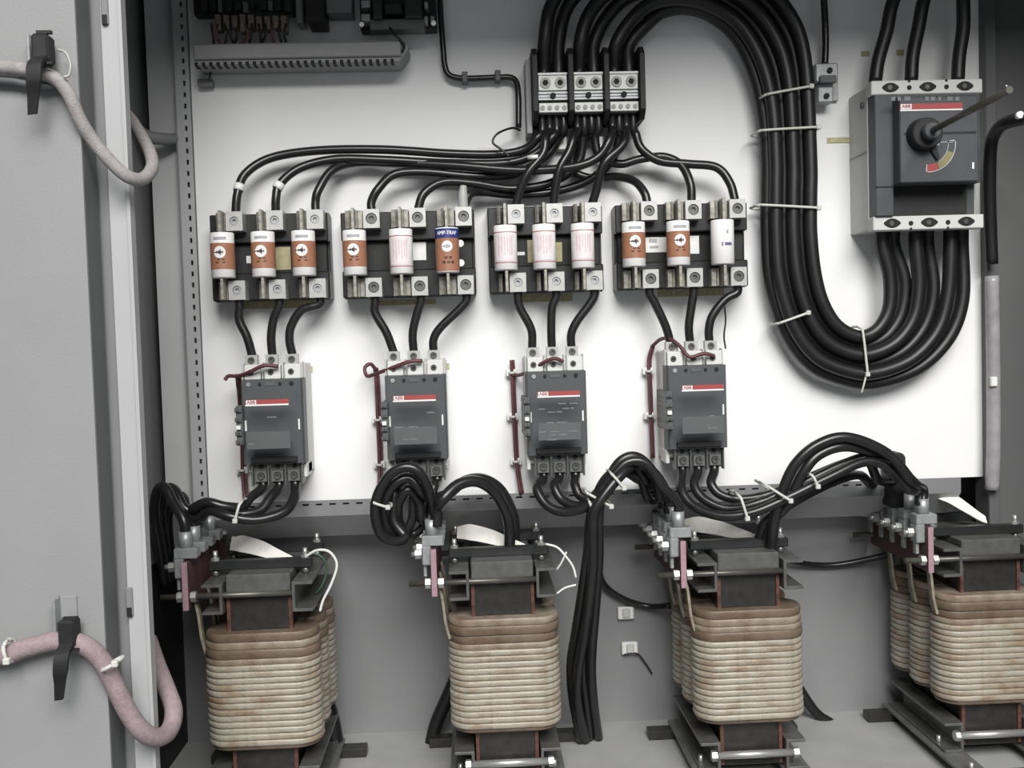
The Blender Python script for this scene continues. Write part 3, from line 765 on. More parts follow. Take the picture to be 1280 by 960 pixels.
TL = ['leftmost of four reactors, against the left side of the cabinet', 'second reactor from left, under the looped cables', 'third reactor from left, beside the hanging cable bundle', 'rightmost reactor, cut by the right edge, three coils showing']
TLAB = ['three-phase reactor with cream ribbed coils on dark core, leftmost of four', 'three-phase reactor with cream ribbed coils, second from left under looped cables',
        'three-phase reactor with cream ribbed coils, right of the hanging cable bundle', 'three-phase reactor at the right edge showing three cream coils in a row']
TR = []
ZB = .077
BOLTM = None
def bolt_mesh():
    mb = MB(); mb.cyl((0,0,.0015), (0,0,1), .0048, .003, 6, smooth=False); mb.cyl((0,0,.006), (0,0,1), .0026, .010, 10)
    return shared(mb, 'bolt', BOLT)
BOLTM = bolt_mesh()
NUTX = shared(MB().cyl((0,0,0), (1,0,0), .0062, .006, 6, smooth=False), 'nut', BOLT)
def reactor(px, py, idx):
    b = PZ(px, py, ZB); xc, yf = b.x, b.y
    root = thing('reactor', (xc, yf+.08, 0), TLAB[idx], 'transformer', 'reactors along the cabinet floor')
    rnd = random.Random(20+idx)
    yr = yf+2*PITCH_Y+CDP
    zt = ZB+CH
    ycs = [yf+CDP/2+k*PITCH_Y for k in range(3)]
    # core: lower yoke, upper yoke, three legs
    ya, yb = yf+.012, yr-.012
    part('core_leg', MB().box(xc-.034, xc+.034, ya+.002, ya+.024, ZB-.005, zt+.005), STEEL, root)
    part('core_leg', MB().box(xc-.034, xc+.034, ycs[1]-.011, ycs[1]+.011, ZB-.005, zt+.005), STEEL, root)
    part('core_leg', MB().box(xc-.034, xc+.034, yb-.024, yb-.002, ZB-.005, zt+.005), STEEL, root)
    def yoke(z0, z1, nm):
        mb = MB(); nl = 9; hh = (z1-z0)/nl
        mb.box(xc-.0345, xc+.0345, ya+.001, yb-.001, z0, z1)
        return part(nm, mb, STEEL, root, .001)
    up = yoke(zt-.002, zt+.050, 'upper_yoke'); lo = yoke(.020, ZB+.001, 'lower_yoke')
    part('yoke_cap', MB().box(xc-.036, xc+.036, ya-.004, yb+.004, zt+.040, zt+.062), STEELT, root, .001, label='grey cap on the yoke')
    for s in (-1, 1):
        part('edge_strip', MB().box(xc+s*.0345-.002, xc+s*.0345+.002, ya-.0015, ya+.004, zt-.002, zt+.040), RUST, root, label='red-brown edge strip')
        part('edge_strip', MB().box(xc+s*.0345-.002, xc+s*.0345+.002, ya-.0015, ya+.004, .022, ZB), RUST, root, label='red-brown edge strip')
    # coils
    for k in range(3):
        fm = MB(); base = rrect(CW-.003, CDP/2-.003, .017, 5); n = len(base)
        vs = [(x+xc, y+ycs[k], z) for z in (ZB+.001, zt-.003) for x, y in base]
        fm.add(vs, [(j, (j+1) % n, n+(j+1) % n, n+j) for j in range(n)], True); fm.add(vs, [tuple(reversed(range(n))), tuple(range(n, 2*n))])
        cl = part('coil', fm, GROOVE, root, label='cream ribbed coil with brown top')
        inst('base_rim', RIM, (xc, ycs[k], ZB-.003), cl)
        z = ZB+.002
        for j in range(NT):
            t = inst('winding_turn', TURN if k == 0 else TURN_R, (xc+rnd.uniform(-.0005, .0005), ycs[k]+rnd.uniform(-.0004, .0004), z), cl)
            t.rotation_euler = (0, rnd.uniform(-.006, .006), 0)
            z += TH
        order = [3, 0, 2, 1] if idx % 2 else [3, 2, 1, 0]
        for j in (order if idx != 2 else [2, 3, 1, 0]):
            t = inst('brown_wrap', TOPB[j], (xc, ycs[k], z), cl); z += (.0100, .0085, .0105, .0068)[j]*.99
    # clamp channels along the depth, opening outward, front ends cut square
    for s in (-1, 1):
        z0, z1 = zt+.020, zt+.054; xi = xc+s*.0385; w_ = s*.023; t_ = .0035
        poly = [(xi, z0), (xi+w_, z0), (xi+w_, z0+t_), (xi+s*t_, z0+t_), (xi+s*t_, z1-t_), (xi+w_, z1-t_), (xi+w_, z1), (xi, z1)]
        part('clamp_channel', MB().extr(poly, 'y', ya-.012, yb+.012), STEELT, root, .0005, label='grey C-shaped clamp channel')
        z0, z1 = .016, .052
        poly = [(xi, z0), (xi+w_, z0), (xi+w_, z0+t_), (xi+s*t_, z0+t_), (xi+s*t_, z1-t_), (xi+w_, z1-t_), (xi+w_, z1), (xi, z1)]
        part('clamp_channel', MB().extr(poly, 'y', ya-.010, yb+.010), STEELT, root, .0005)
        x0_, x1_ = sorted((xc+s*.036, xc+s*.068))
        part('foot_angle', MB().extr([(x0_, .012), (x1_, .012), (x1_, .016), (x0_, .016)], 'y', yf-.09, yr+.006), FOOT, root, .0005, label='grey floor angle')
        for yy in (yf-.05, yf+.03):
            inst('foot_bolt', BOLTM, (xc+s*.056, yy, .016), root)
    for yy, nm in ((yr-.012, 'rear'), (yf-.045, 'front')):
        part('cross_foot', MB().box(xc-.098, xc+.098, yy-.010, yy+.010, 0, .012), STEEL, root, .001, label='dark flat bar under the reactor')
    # tie rod across the front, carrying the terminal board on the left
    zr = zt+.041; yrod = ya-.008
    rd = part('tie_rod', MB().cyl((xc-.034, yrod, zr), (1,0,0), .0035, .146, 12), ROD, root, label='steel rod across the front')
    xb = xc-.078
    for xx in (xb-.0075, xb+.0075): inst('nut', NUTX, (xx, yrod, zr), rd)
    rd2 = part('tie_rod', MB().cyl((xc-.034, yb+.010, zr), (1,0,0), .0035, .146, 12), ROD, root)
    rd3 = part('tie_rod', MB().cyl((xc+.001, ya-.008, .036), (1,0,0), .0045, .092, 12), BOLT, root, label='bright lower rod')
    for xx in (xc-.046, xc+.05): inst('nut', NUTX, (xx, ya-.008, .036), rd3)
    bd = part('terminal_board', MB().box(xb-.003, xb+.003, yrod-.006, yb+.016, zr-.014, zr+.040), GPOF, root, .0006, label='maroon fibre terminal board')
    part('board_edge', MB().box(xb-.0031, xb+.0031, yrod-.0068, yrod-.0058, zr-.014, zr+.040), GPO, bd, label='pink cut edge')
    lugs = []
    for k in range(5):
        yy = yrod+.010+k*.034; zz = zr+.036
        mb = MB(); mb.box(xb-.0135, xb-.003, yy-.009, yy+.009, zz-.016, zz+.0061); mb.box(xb-.0135, xb+.012, yy-.009, yy+.009, zz+.006, zz+.018)
        lg = part('terminal_lug', mb, LUGD, root, .0012, label='grey cable lug')
        part('lug_tail', MB().box(xb-.0125, xb-.0085, yy-.004, yy+.004, zz-.030, zz-.015), LUGD, lg, .0006)
        mb = MB(); mb.cyl((xb-.018, yy, zz-.004), (1,0,0), .0058, .007, 6, smooth=False); mb.cyl((xb-.020, yy, zz-.004), (1,0,0), .003, .012, 10)
        part('lug_bolt', mb, BOLT, lg)
        part('lug_barrel', MB().cyl((xb-.002, yy, zz+.026), (0,0,1), .0074, .020, 14), LUGD, lg)
        lugs.append(Vector((xb-.002, yy, zz+.028)))
    # coil leads from the board down to each coil
    for k in range(3):
        y0 = ycs[k]-.006
        mb = MB().ribbon([Vector((xb+.004, y0, zr-.004)), Vector((xb+.008, y0, zr-.022)), Vector((xb+.011, y0, zt-.010)), Vector((xc-CW+.002, y0, zt-.028))], (0,1,0), [.009, .009, .009, .009], .003)
        part('coil_lead', mb, LEAD, root, label='stained flat coil lead')
    # cross bars with bolts on top of the clamps
    zt2 = zt+.0545
    bars = []
    for yy in (ya+.030, yb-.022):
        mb = MB(); mb.box(xc-.062, xc+.056, yy-.006, yy+.006, zt2+.007, zt2+.018)
        br = part('cross_bar', mb, BLACKP, root, .0012, label='black bar across the clamps')
        for xx in (xc-.055, xc+.048):
            inst('bolt', BOLTM, (xx, yy, zt2+.018), br)
            part('spacer', MB().cyl((xx, yy, zt2+.0035), (0,0,1), .004, .007, 10), STEELT, br)
        bars.append(yy)
    return {'xc': xc, 'yf': yf, 'zt': zt, 'lugs': lugs, 'bars': bars, 'ztop': zt2+.018, 'yr': yr, 'xb': xb, 'yrod': yrod, 'zr': zr}
TR = [reactor(329, 934, 0), reactor(634, 912, 1), reactor(942, 901, 2), reactor(1245, 877, 3)]
for t in TR: print('REACTOR', {k: (round(v, 3) if isinstance(v, float) else None) for k, v in t.items()})

# white glass sleeves lying between the cross bars
def sleeve(idx, pts, widths, label):
    solo('insulation_sleeve', MB().ribbon(pts, (.06, .6, 0.8), widths, .0016), SLEEVE, label, 'sleeve', 'white glass sleeves')
for i, t in enumerate(TR):
    x, y, z = t['xc'], (t['bars'][0]+t['bars'][1])/2, t['ztop']
    lab = ['white flat sleeve lying on top of the leftmost reactor', 'white flat sleeve lying on top of the second reactor from left',
           'white flat sleeve lying on top of the third reactor', 'white flat sleeve bent upright on top of the rightmost reactor'][i]
    if i < 3:
        pts = [Vector((x-.052, y+.02, z+.006)), Vector((x-.036, y+.008, z+.008)), Vector((x-.01, y-.006, z+.004)), Vector((x+.016, y-.022, z-.003)), Vector((x+.03, y-.028, z-.005))]
        sleeve(i, pts, [.016, .022, .020, .014, .006], lab)
    else:
        pts = [Vector((x-.056, y+.045, z+.012)), Vector((x-.030, y+.02, z+.027)), Vector((x-.018, y+.01, z+.031)), Vector((x+.002, y+.0, z+.019)), Vector((x+.020, y-.01, z+.005)), Vector((x+.028, y-.014, z+.000))]
        sleeve(i, pts, [.004, .008, .020, .020, .014, .010], lab)

# ================================================================== cables: distribution block to fuse blocks
R1 = .0053
FANPTS = {}
def tail(last, e, up):
    """last points of a cable entering its lug straight, leaving out one that would crowd the point before"""
    return [e+Vector((0, .001, up)), e] if last.z-e.z > up+.014 else [e]
def fan(src, dst, mid, bi, pi):
    lab = f'black cable arching from the distribution block to the {POLE[pi]} pole of the {ORD[bi]} fuse block'
    s = DOUT[src]; e = FB[bi]['top'][pi]
    pts = [s, s+Vector((0, 0, -.020))]+[wp(m) for m in mid]+tail(wp(mid[-1]), e, .012)
    FANPTS[(bi, pi)] = pts
    return cable(pts, R1, lab, 'cables from the distribution block')
fan(0, 0, [(672, 172, -.034), (655, 187, -.030), (620, 193, -.028), (560, 192, -.026), (480, 187, -.026), (400, 188, -.026), (340, 197, -.028), (307, 217, -.036), (297, 242, -.044)], 0, 0)
fan(2, 0, [(690, 172, -.034), (668, 193, -.032), (630, 204, -.030), (560, 204, -.026), (480, 200, -.028), (420, 199, -.030), (375, 210, -.034), (350, 230, -.042), (345, 248, -.046)], 0, 1)
fan(8, 0, [(763, 172, -.050), (748, 196, -.052), (715, 209, -.050), (650, 213, -.040), (570, 207, -.032), (500, 204, -.024), (445, 203, -.022), (415, 213, -.034), (398, 238, -.044)], 0, 2)
fan(3, 1, [(699, 172, -.022), (680, 198, -.020), (640, 218, -.022), (590, 220, -.026), (530, 215, -.030), (493, 218, -.036), (473, 236, -.044)], 1, 0)
fan(5, 1, [(729, 172, -.026), (722, 205, -.024), (690, 228, -.024), (640, 236, -.026), (590, 229, -.032), (553, 228, -.038), (530, 242, -.044)], 1, 1)
fan(9, 1, [(774, 172, -.024), (765, 200, -.022), (735, 226, -.020), (690, 240, -.018), (640, 243, -.018), (605, 240, -.026), (587, 243, -.040)], 1, 2)
fan(1, 2, [(682, 172, -.044), (679, 192, -.048), (660, 216, -.050), (650, 238, -.048)], 2, 0)
fan(4, 2, [(717, 172, -.044), (711, 190, -.048), (699, 212, -.050), (694, 238, -.048)], 2, 1)
fan(10, 2, [(783, 172, -.048), (775, 185, -.054), (755, 205, -.056), (746, 236, -.050)], 2, 2)
fan(6, 3, [(736, 168, -.020), (718, 190, -.010), (716, 213, -.010), (740, 223, -.012), (770, 221, -.018), (792, 226, -.030), (805, 240, -.042)], 3, 0)
fan(7, 3, [(744, 172, -.026), (750, 196, -.026), (775, 205, -.026), (800, 199, -.028), (830, 196, -.030), (852, 207, -.036), (863, 230, -.044)], 3, 1)
fan(11, 3, [(795, 168, -.028), (802, 186, -.032), (824, 201, -.034), (860, 205, -.036), (895, 209, -.038), (912, 228, -.042)], 3, 2)
# white marker sleeves on two of them and the grey stub by the blue fuse
for c, nm in (((296.5, 234, -.041), 'left'), ((347, 231, -.0425), 'middle')):
    cur = crom(FANPTS[(0, 0 if nm == 'left' else 1)], 7); q = min(range(1, len(cur)-1), key=lambda i: (cur[i]-P(*c)).length)
    a = cur[q]; d = (cur[q+1]-cur[q-1]).normalized()*.0075
    solo('marker_sleeve', MB().tube([a-d*.55, a+d*.55], R1+.0009, 14, sub=1), STICK_W, f'small white marker sleeve on the {nm} cable entering the leftmost fuse block', 'marker', 'cable markers')
a = FB[1]['top'][2]
solo('cable_sleeve', MB().tube([a+Vector((.000, -.002, .002)), a+Vector((.000, -.002, .016)), a+Vector((.001, -.001, .028))], [.0060, .0058, .0040], 12), GREYCABLE, 'pale grey sleeve on the cable above the blue-topped fuse', 'sleeve')
# loose thin jumper by the distribution block
cable([(650, 163, -.02), (640, 160, -.03), (622, 167, -.04), (616, 178, -.042), (627, 187, -.044), (637, 196, -.044)], .0014, 'thin black loose jumper looping left of the distribution block', name='wire', cat='wire', n=8)
solo('wire_marker', MB().tube([P(660, 197, -.047), P(673, 196, -.052)], .0028, 10, sub=1), STICK_W, 'short white marker on the wires below the distribution block', 'marker')
for px, py, nm in ((703, 178, 'left'), (748, 177, 'right')):
    c = P(px, py, -.012)
    solo('fixing_bracket', MB().box(c.x-.007, c.x+.007, -.012, 0, c.z-.010, c.z+.008), LUG, f'small bright fixing bracket on the plate under the distribution block, {nm} one', 'bracket', 'plate brackets', .002)

# ================================================================== cables: fuse blocks to contactors
def drop(bi, pi, mid):
    lab = f'short black cable from the {POLE[pi]} pole of the {ORD[bi]} fuse block down to its contactor'
    s = FB[bi]['bot'][pi]; e = CT[bi]['top'][pi]
    return cable([s, s+Vector((0, 0, -.010))]+[wp(m) for m in mid]+tail(wp(mid[-1]), e, .012), R1, lab, 'cables from fuse blocks to contactors')
drop(0, 0, [(299, 400, -.046), (309, 422, -.046)]); drop(0, 1, [(342, 400, -.046), (339, 422, -.046)]); drop(0, 2, [(377, 388, -.046), (364, 408, -.046), (362, 426, -.046)])
drop(1, 0, [(469, 392, -.046), (483, 416, -.046)]); drop(1, 1, [(522, 390, -.046), (516, 416, -.046)]); drop(1, 2, [(573, 388, -.046), (551, 409, -.046), (542, 424, -.046)])
drop(2, 0, [(650, 385, -.046), (664, 412, -.046)]); drop(2, 1, [(690, 385, -.046), (689, 412, -.046)]); drop(2, 2, [(736, 382, -.046), (721, 402, -.046), (714, 418, -.046)])
drop(3, 0, [(819, 380, -.046), (832, 408, -.046)]); drop(3, 1, [(864, 385, -.046), (861, 408, -.046)]); drop(3, 2, [(907, 374, -.046), (891, 394, -.046), (886, 412, -.046)])
cable([(905, 378, -.03), (907, 400, -.03), (905, 420, -.03), (907, 436, -.03)], .0011, 'thin black stray wire hanging right of the rightmost contactor', name='wire', cat='wire', n=8)

# ================================================================== heavy bundle: distribution block to breaker
R2 = .0084
inn_top = [(793, 58), (805, 34), (828, 15), (858, 10), (890, 20), (921, 47), (943, 92), (955, 145), (959, 200)]
out_top = [(677, 50), (690, 5), (722, -30), (785, -52), (870, -52), (940, -28), (985, 15), (1006, 75), (1013, 200)]
in_bot = [(1013, 245), (1013, 290), (1018, 340), (1028, 378), (1045, 406), (1068, 420), (1086, 419), (1102, 406), (1112, 382), (1112, 345), (1104, 310)]
out_bot = [(959, 245), (959, 290), (963, 350), (982, 413), (1014, 456), (1058, 475), (1096, 478), (1148, 460), (1186, 422), (1203, 373), (1204, 310)]
BX = [1103, 1117, 1145, 1160, 1188, 1202]
blab = ['innermost', 'second from the inside', 'third from the inside', 'third from the outside', 'second from the outside', 'outermost']
for k in range(6):
    wgt = k/5; s = DIN[k]; Yk = -.026 if k % 2 else -.040
    pts = [s, s+Vector((0, 0, .012))]
    for q, (a, b) in enumerate(zip(out_top, inn_top)):
        f_ = max(0, 1-q/5); wg = wgt*(1-f_)+((0, .155, .41, .59, .845, 1)[k])*f_
        pts.append(P(a[0]+(b[0]-a[0])*wg, a[1]+(b[1]-a[1])*wg, Yk))
    pts[2] = P((pts[0].x-CAM.x)*0+0, 0, 0) if False else Vector((s.x+.0015, Yk, pts[2].z))
    for (a, b) in zip(in_bot, out_bot):
        pts.append(P(a[0]+(b[0]-a[0])*wgt, a[1]+(b[1]-a[1])*wgt, Yk))
    pts[-1] = P(BX[k], 308, Yk)
    pts.append(P(BX[k], 282, -.040))
    cable(pts, R2, f'heavy black loop cable to the breaker, {blab[k]} at its bottom bend', 'heavy cables of the big loop', CABLE_B, n=12)
tie((951, 163, -.0495), (1023, 159, -.0495), .034, 'pale tie round the heavy cable run at the height of the yellow tag')
tie((958, 118, -.0495), (1014, 108, -.0495), .034, 'pale tie round the heavy cable run below the small terminal bracket')
tie((950, 256, -.0495), (1023, 260, -.0495), .034, 'pale tie round the heavy cable run level with the fuse block tops')
tie((974, 404, -.0495), (1010, 391, -.0495), .034, 'pale tie slanting on the lower left bend of the heavy loop')
tie((1078, 411, -.0495), (1084, 468, -.0505), .036, 'pale upright tie at the bottom of the heavy loop')
cable([(1083, 468, -.05), (1080, 480, -.052), (1077, 491, -.05)], .0012, 'cut pale tail of the tie hanging under the heavy loop', m=TIE, name='tie_tail', cat='cable tie', n=6)
# three line cables above the breaker
for k, (pt, lab) in enumerate((([(1136, -25, -.05), (1117, 0, -.048), (1108, 40, -.045), (1098, 75, -.042), (1094, 102, -.042)], 'left'),
                               ([(1168, -25, -.05), (1155, 0, -.048), (1148, 35, -.045), (1141, 70, -.042), (1139, 102, -.042)], 'middle'),
                               ([(1205, -25, -.05), (1204, 0, -.048), (1204, 35, -.045), (1199, 70, -.042), (1197, 102, -.042)], 'right'))):
    cable(pt, .0080, f'thick black cable rising from the top of the large breaker, {lab} of three', 'breaker supply cables', CABLE_B)

# ================================================================== control wires beside the contactors
def harness(idx, top, side, ties):
    root_pts = [wp(p) for p in side]
    lab = f'dark red control wires clipped to the plate left of the {ORD[idx]} contactor'
    r = thing('control_wires', root_pts[-1], lab, 'wire', 'control wire bundles')
    part('top_run', MB().tube([wp(p) for p in top], .0023, 8), RED_W, r)
    part('down_run', MB().tube(root_pts, .0021, 8), RED_W, r)
    part('down_wire', MB().tube([p+Vector((.003, .003, 0)) for p in root_pts], .0016, 6), RED_W, r)
    for (px, py) in ties:
        c = P(px, py, -.012)
        mb = MB(); mb.cbox(c+Vector((0, .0055, 0)), .014, .009, .009)
        m_ = part('tie_mount', mb, STICK_W, r, .001, label='white adhesive tie mount')
        part('tie_strap', MB().cyl(c, (0,0,1), .0046, .003, 12), TIE, m_)
harness(0, [(348, 458, -.066), (330, 457, -.070), (312, 465, -.066), (298, 470, -.055), (286, 470, -.05), (281, 475, -.05)], [(296, 468, -.05), (297, 480, -.045), (299, 500, -.012), (302, 545, -.012), (303, 590, -.012), (306, 630, -.02)], [(302, 588)])
harness(1, [(528, 451, -.066), (512, 452, -.068), (492, 459, -.062), (470, 467, -.045), (459, 470, -.035), (456, 460, -.03), (463, 455, -.025), (470, 462, -.018)], [(468, 460, -.018), (470, 475, -.012), (472, 525, -.012), (474, 580, -.012), (473, 620, -.02)], [(472, 525), (474, 581)])
harness(2, [(704, 452, -.066), (693, 448, -.068), (678, 454, -.062), (662, 464, -.045), (648, 469, -.02), (641, 468, -.014)], [(639, 450, -.012), (640, 470, -.012), (642, 520, -.012), (645, 577, -.012), (651, 618, -.016)], [(640, 466), (641, 521), (645, 577)])
harness(3, [(893, 445, -.066), (880, 442, -.068), (862, 446, -.068), (850, 433, -.06), (838, 424, -.05), (826, 424, -.03), (815, 433, -.014)], [(815, 433, -.014), (811, 448, -.012), (811, 466, -.012), (813, 520, -.012), (815, 573, -.016)], [(811, 464), (813, 520)])

# ================================================================== cables: contactors to reactors
R3 = .0058
def feed(idx, j, mid, end, lab):
    s = CT[idx]['low'][j]
    pts = [s+Vector((0, 0, .006)), s+Vector((0, -.004, -.006))]+[wp(m) for m in mid]+([end+Vector((0, 0, .018)), end] if end is not None else [])
    return cable(pts, R3, lab, f'load cables of the {ORD[idx]} contactor')
L0, L1, L2, L3 = (t['lugs'] for t in TR)
feed(0, 0, [(313, 622, -.076), (302, 634, -.090), (280, 633, -.100), (258, 628, -.100), (241, 637, -.090)], L0[2], 'black cable from the left pole of the leftmost contactor, swinging left to reactor')
feed(0, 1, [(338, 622, -.072), (325, 638, -.084), (298, 643, -.094), (270, 638, -.088), (253, 638, -.075), (246, 650, -.06)], L0[3], 'black cable from the middle pole of the leftmost contactor, swinging left to reactor')
feed(0, 2, [(368, 622, -.072), (355, 640, -.090), (320, 650, -.103), (285, 645, -.108), (262, 638, -.100), (248, 648, -.09)], L0[1], 'black cable from the right pole of the leftmost contactor, lowest of its three')
tie((299, 631, -.118), (294, 651, -.118), .04, 'pale tie round the three cables below the leftmost contactor')
for k, (pts, lab) in enumerate((([L0[0], L0[0]+Vector((-.001, 0, .02)), (216, 628, -.11), (206, 609, -.10), (196, 615, -.09), (193, 645, -.07), (200, 690, -.05), (206, 730, -.03)], 'outer'),
                                ([L0[1], L0[1]+Vector((-.001, 0, .02)), (228, 632, -.085), (219, 613, -.075), (208, 612, -.065), (201, 640, -.05), (207, 690, -.03), (212, 730, -.02)], 'inner'),
                                ([L0[2], L0[2]+Vector((-.002, 0, .02)), (235, 640, -.05), (229, 622, -.04), (218, 622, -.03), (210, 650, -.02), (214, 700, -.0)], 'rear'))):
    cable(pts, R3, f'black cable looping over against the left cabinet side by the leftmost reactor, {lab} of three', 'loops at the left side')
feed(1, 0, [(494, 612, -.085), (492, 650, -.090), (506, 672, -.095), (488, 676, -.105), (472, 660, -.115), (470, 625, -.118), (488, 593, -.118), (512, 584, -.118), (531, 600, -.115)], L1[0]+Vector((.004, 0, 0)), 'black cable coiled in a big loop under the second contactor, outer coil')
feed(1, 1, [(517, 612, -.078), (515, 650, -.078), (500, 670, -.08), (483, 660, -.095), (479, 632, -.103), (492, 606, -.105), (512, 598, -.103), (527, 615, -.10)], L1[1]+Vector((.002, 0, 0)), 'black cable coiled in a loop under the second contactor, middle coil')
feed(1, 2, [(541, 612, -.072), (533, 650, -.066), (515, 668, -.066), (500, 655, -.076), (498, 630, -.088), (510, 612, -.090), (524, 628, -.085), (528, 650, -.08)], L1[2], 'black cable coiled in a small loop under the second contactor, inner coil')
tie((468, 629, -.126), (485, 634, -.122), .03, 'pale tie round the looped cables under the second contactor')
ex, ez = TR[1]['xc'], TR[1]['ztop']
cable([L1[0]+Vector((.006, -.002, 0)), L1[0]+Vector((.008, -.002, .02)), (553, 625, -.115), (573, 606, -.105), (597, 602, -.095), (620, 617, -.085), (634, 645, -.072), (637, 668, -.066), (637, 690, -.062)], .0068, 'black cable arching over the second reactor, front one of two', 'arching pair over the second reactor')
cable([L1[2]+Vector((.004, 0, 0)), L1[2]+Vector((.006, 0, .02)), (560, 618, -.07), (580, 602, -.066), (603, 599, -.06), (625, 612, -.05), (640, 640, -.044), (643, 664, -.04), (643, 690, -.036)], .0068, 'black cable arching over the second reactor, rear one of two', 'arching pair over the second reactor')
feed(2, 0, [(671, 610, -.075), (684, 632, -.088), (708, 640, -.098), (738, 630, -.108), (762, 600, -.112), (784, 578, -.112), (808, 580, -.112), (828, 608, -.112)], L2[0], 'black cable from the left pole of the third contactor, sweeping right over to reactor')
feed(2, 1, [(693, 608, -.072), (704, 626, -.082), (728, 632, -.094), (752, 610, -.098), (775, 577, -.098), (796, 571, -.096), (816, 590, -.09), (826, 620, -.085)], L2[1], 'black cable from the middle pole of the third contactor, sweeping right over to reactor')
feed(2, 2, [(719, 606, -.070), (726, 620, -.078), (745, 622, -.084), (763, 600, -.082), (782, 590, -.078), (800, 596, -.07), (812, 625, -.06)], L2[2], 'black cable from the right pole of the third contactor, sweeping right over to reactor')
tie((735, 617, -.118), (764, 633, -.118), .045, 'pale tie slanting over the cable bundle right of the third contactor')
tie((738, 630, -.122), (742, 645, -.122), .035, 'pale upright tie on the cables just below the third contactor')
tie((766, 594, -.126), (780, 610, -.126), .045, 'pale tie on the cable arch left of the rightmost contactor')
# hanging bundle beside the third reactor: from its lugs up over and down to the floor
hang = [([L2[3]+Vector((0, 0, 0)), L2[3]+Vector((-.002, 0, .02)), (806, 605, -.05), (786, 586, -.066), (762, 594, -.092), (746, 620, -.105), (738, 650, -.102), (735, 690, -.09), (728, 740, -.07), (720, 790, -.05), (714, 830, -.03), (716, 870, -.01), (726, 925, .02)], 'leftmost'),
        ([L2[4], L2[4]+Vector((-.003, 0, .02)), (800, 600, -.03), (780, 590, -.05), (760, 604, -.075), (750, 630, -.09), (744, 660, -.088), (742, 700, -.078), (737, 760, -.06), (729, 830, -.035), (733, 880, -.005), (737, 922, .03)], 'middle'),
        ([L2[2]+Vector((-.004, 0, 0)), L2[2]+Vector((-.006, 0, .024)), (808, 600, -.075), (790, 577, -.082), (768, 588, -.10), (752, 616, -.112), (748, 650, -.11), (748, 700, -.095), (744, 760, -.07), (739, 830, -.045), (742, 880, -.01), (748, 922, .03)], 'rightmost'),
        ([L2[1]+Vector((-.004, 0, 0)), L2[1]+Vector((-.006, 0, .024)), (818, 592, -.10), (796, 580, -.10), (772, 598, -.118), (744, 636, -.125), (741, 660, -.118), (741, 710, -.10), (733, 780, -.075), (722, 840, -.045), (722, 880, -.02), (732, 925, .02)], 'front')]
for pts, lab in hang:
    cable(pts, R3+.0004, f'long black cable hanging to the floor left of the third reactor, {lab} of four', 'hanging bundle')
feed(3, 0, [(852, 612, -.076), (866, 632, -.090), (900, 645, -.108), (940, 641, -.118), (985, 622, -.120), (1040, 595, -.118), (1082, 577, -.112), (1114, 586, -.112), (1138, 612, -.11)], L3[0]+Vector((-.004, 0, 0)), 'black cable from the left pole of the rightmost contactor, lowest, running right to reactor')
feed(3, 1, [(868, 606, -.072), (880, 624, -.084), (910, 636, -.097), (950, 628, -.106), (1000, 606, -.106), (1055, 580, -.100), (1090, 572, -.094), (1118, 594, -.085)], L3[1], 'black cable from the middle pole of the rightmost contactor, running right to reactor')
feed(3, 2, [(889, 604, -.070), (900, 618, -.078), (925, 624, -.086), (962, 618, -.092), (1010, 598, -.090), (1060, 578, -.082), (1086, 578, -.072), (1098, 600, -.06)], L3[2], 'black cable from the right pole of the rightmost contactor, running right to reactor')
cable([L3[0], L3[0]+Vector((0, 0, .02)), (1139, 600, -.12), (1108, 566, -.122), (1060, 547, -.124), (1022, 556, -.124), (993, 582, -.122), (976, 620, -.118), (968, 650, -.108), (964, 690, -.09)], R3+.0004, 'black cable in the high arch from the rightmost reactor back to the third, front strand', 'high arch')
cable([L3[3], L3[3]+Vector((0, 0, .02)), (1126, 592, -.09), (1100, 570, -.105), (1058, 558, -.118), (1024, 568, -.120), (1003, 592, -.120), (984, 630, -.112), (960, 660, -.09), (955, 695, -.07)], R3+.0004, 'black cable in the high arch from the rightmost reactor back to the third, rear strand', 'high arch')
cable([L3[4], L3[4]+Vector((0, 0, .02)), (1090, 606, -.03), (1075, 594, -.05), (1052, 598, -.07), (1020, 612, -.088), (985, 632, -.096), (955, 655, -.09), (946, 690, -.07)], R3, 'black cable in the low run between the rightmost reactor and the third', 'high arch')
tie((926, 622, -.130), (934, 648, -.130), .05, 'pale tie on the cables just above the third reactor')
tie((960, 608, -.130), (988, 626, -.130), .05, 'pale slanting tie where the high arch meets the cable run')
tie((1016, 595, -.130), (1022, 608, -.130), .045, 'pale tie midway on the cable run to the rightmost reactor')
# black end cap behind the rightmost reactor's lugs
c = P(1122, 590, -.03)
solo('cable_boot', MB().extr([(c.x-.010, c.z-.045), (c.x+.012, c.z-.045), (c.x+.011, c.z+.018), (c.x+.007, c.z+.024), (c.x-.008, c.z+.022), (c.x-.011, c.z+.012)], 'y', -.03, -.005), BLACKM, 'black boot standing behind the lugs of the rightmost reactor', 'cable boot', bevel=.002)

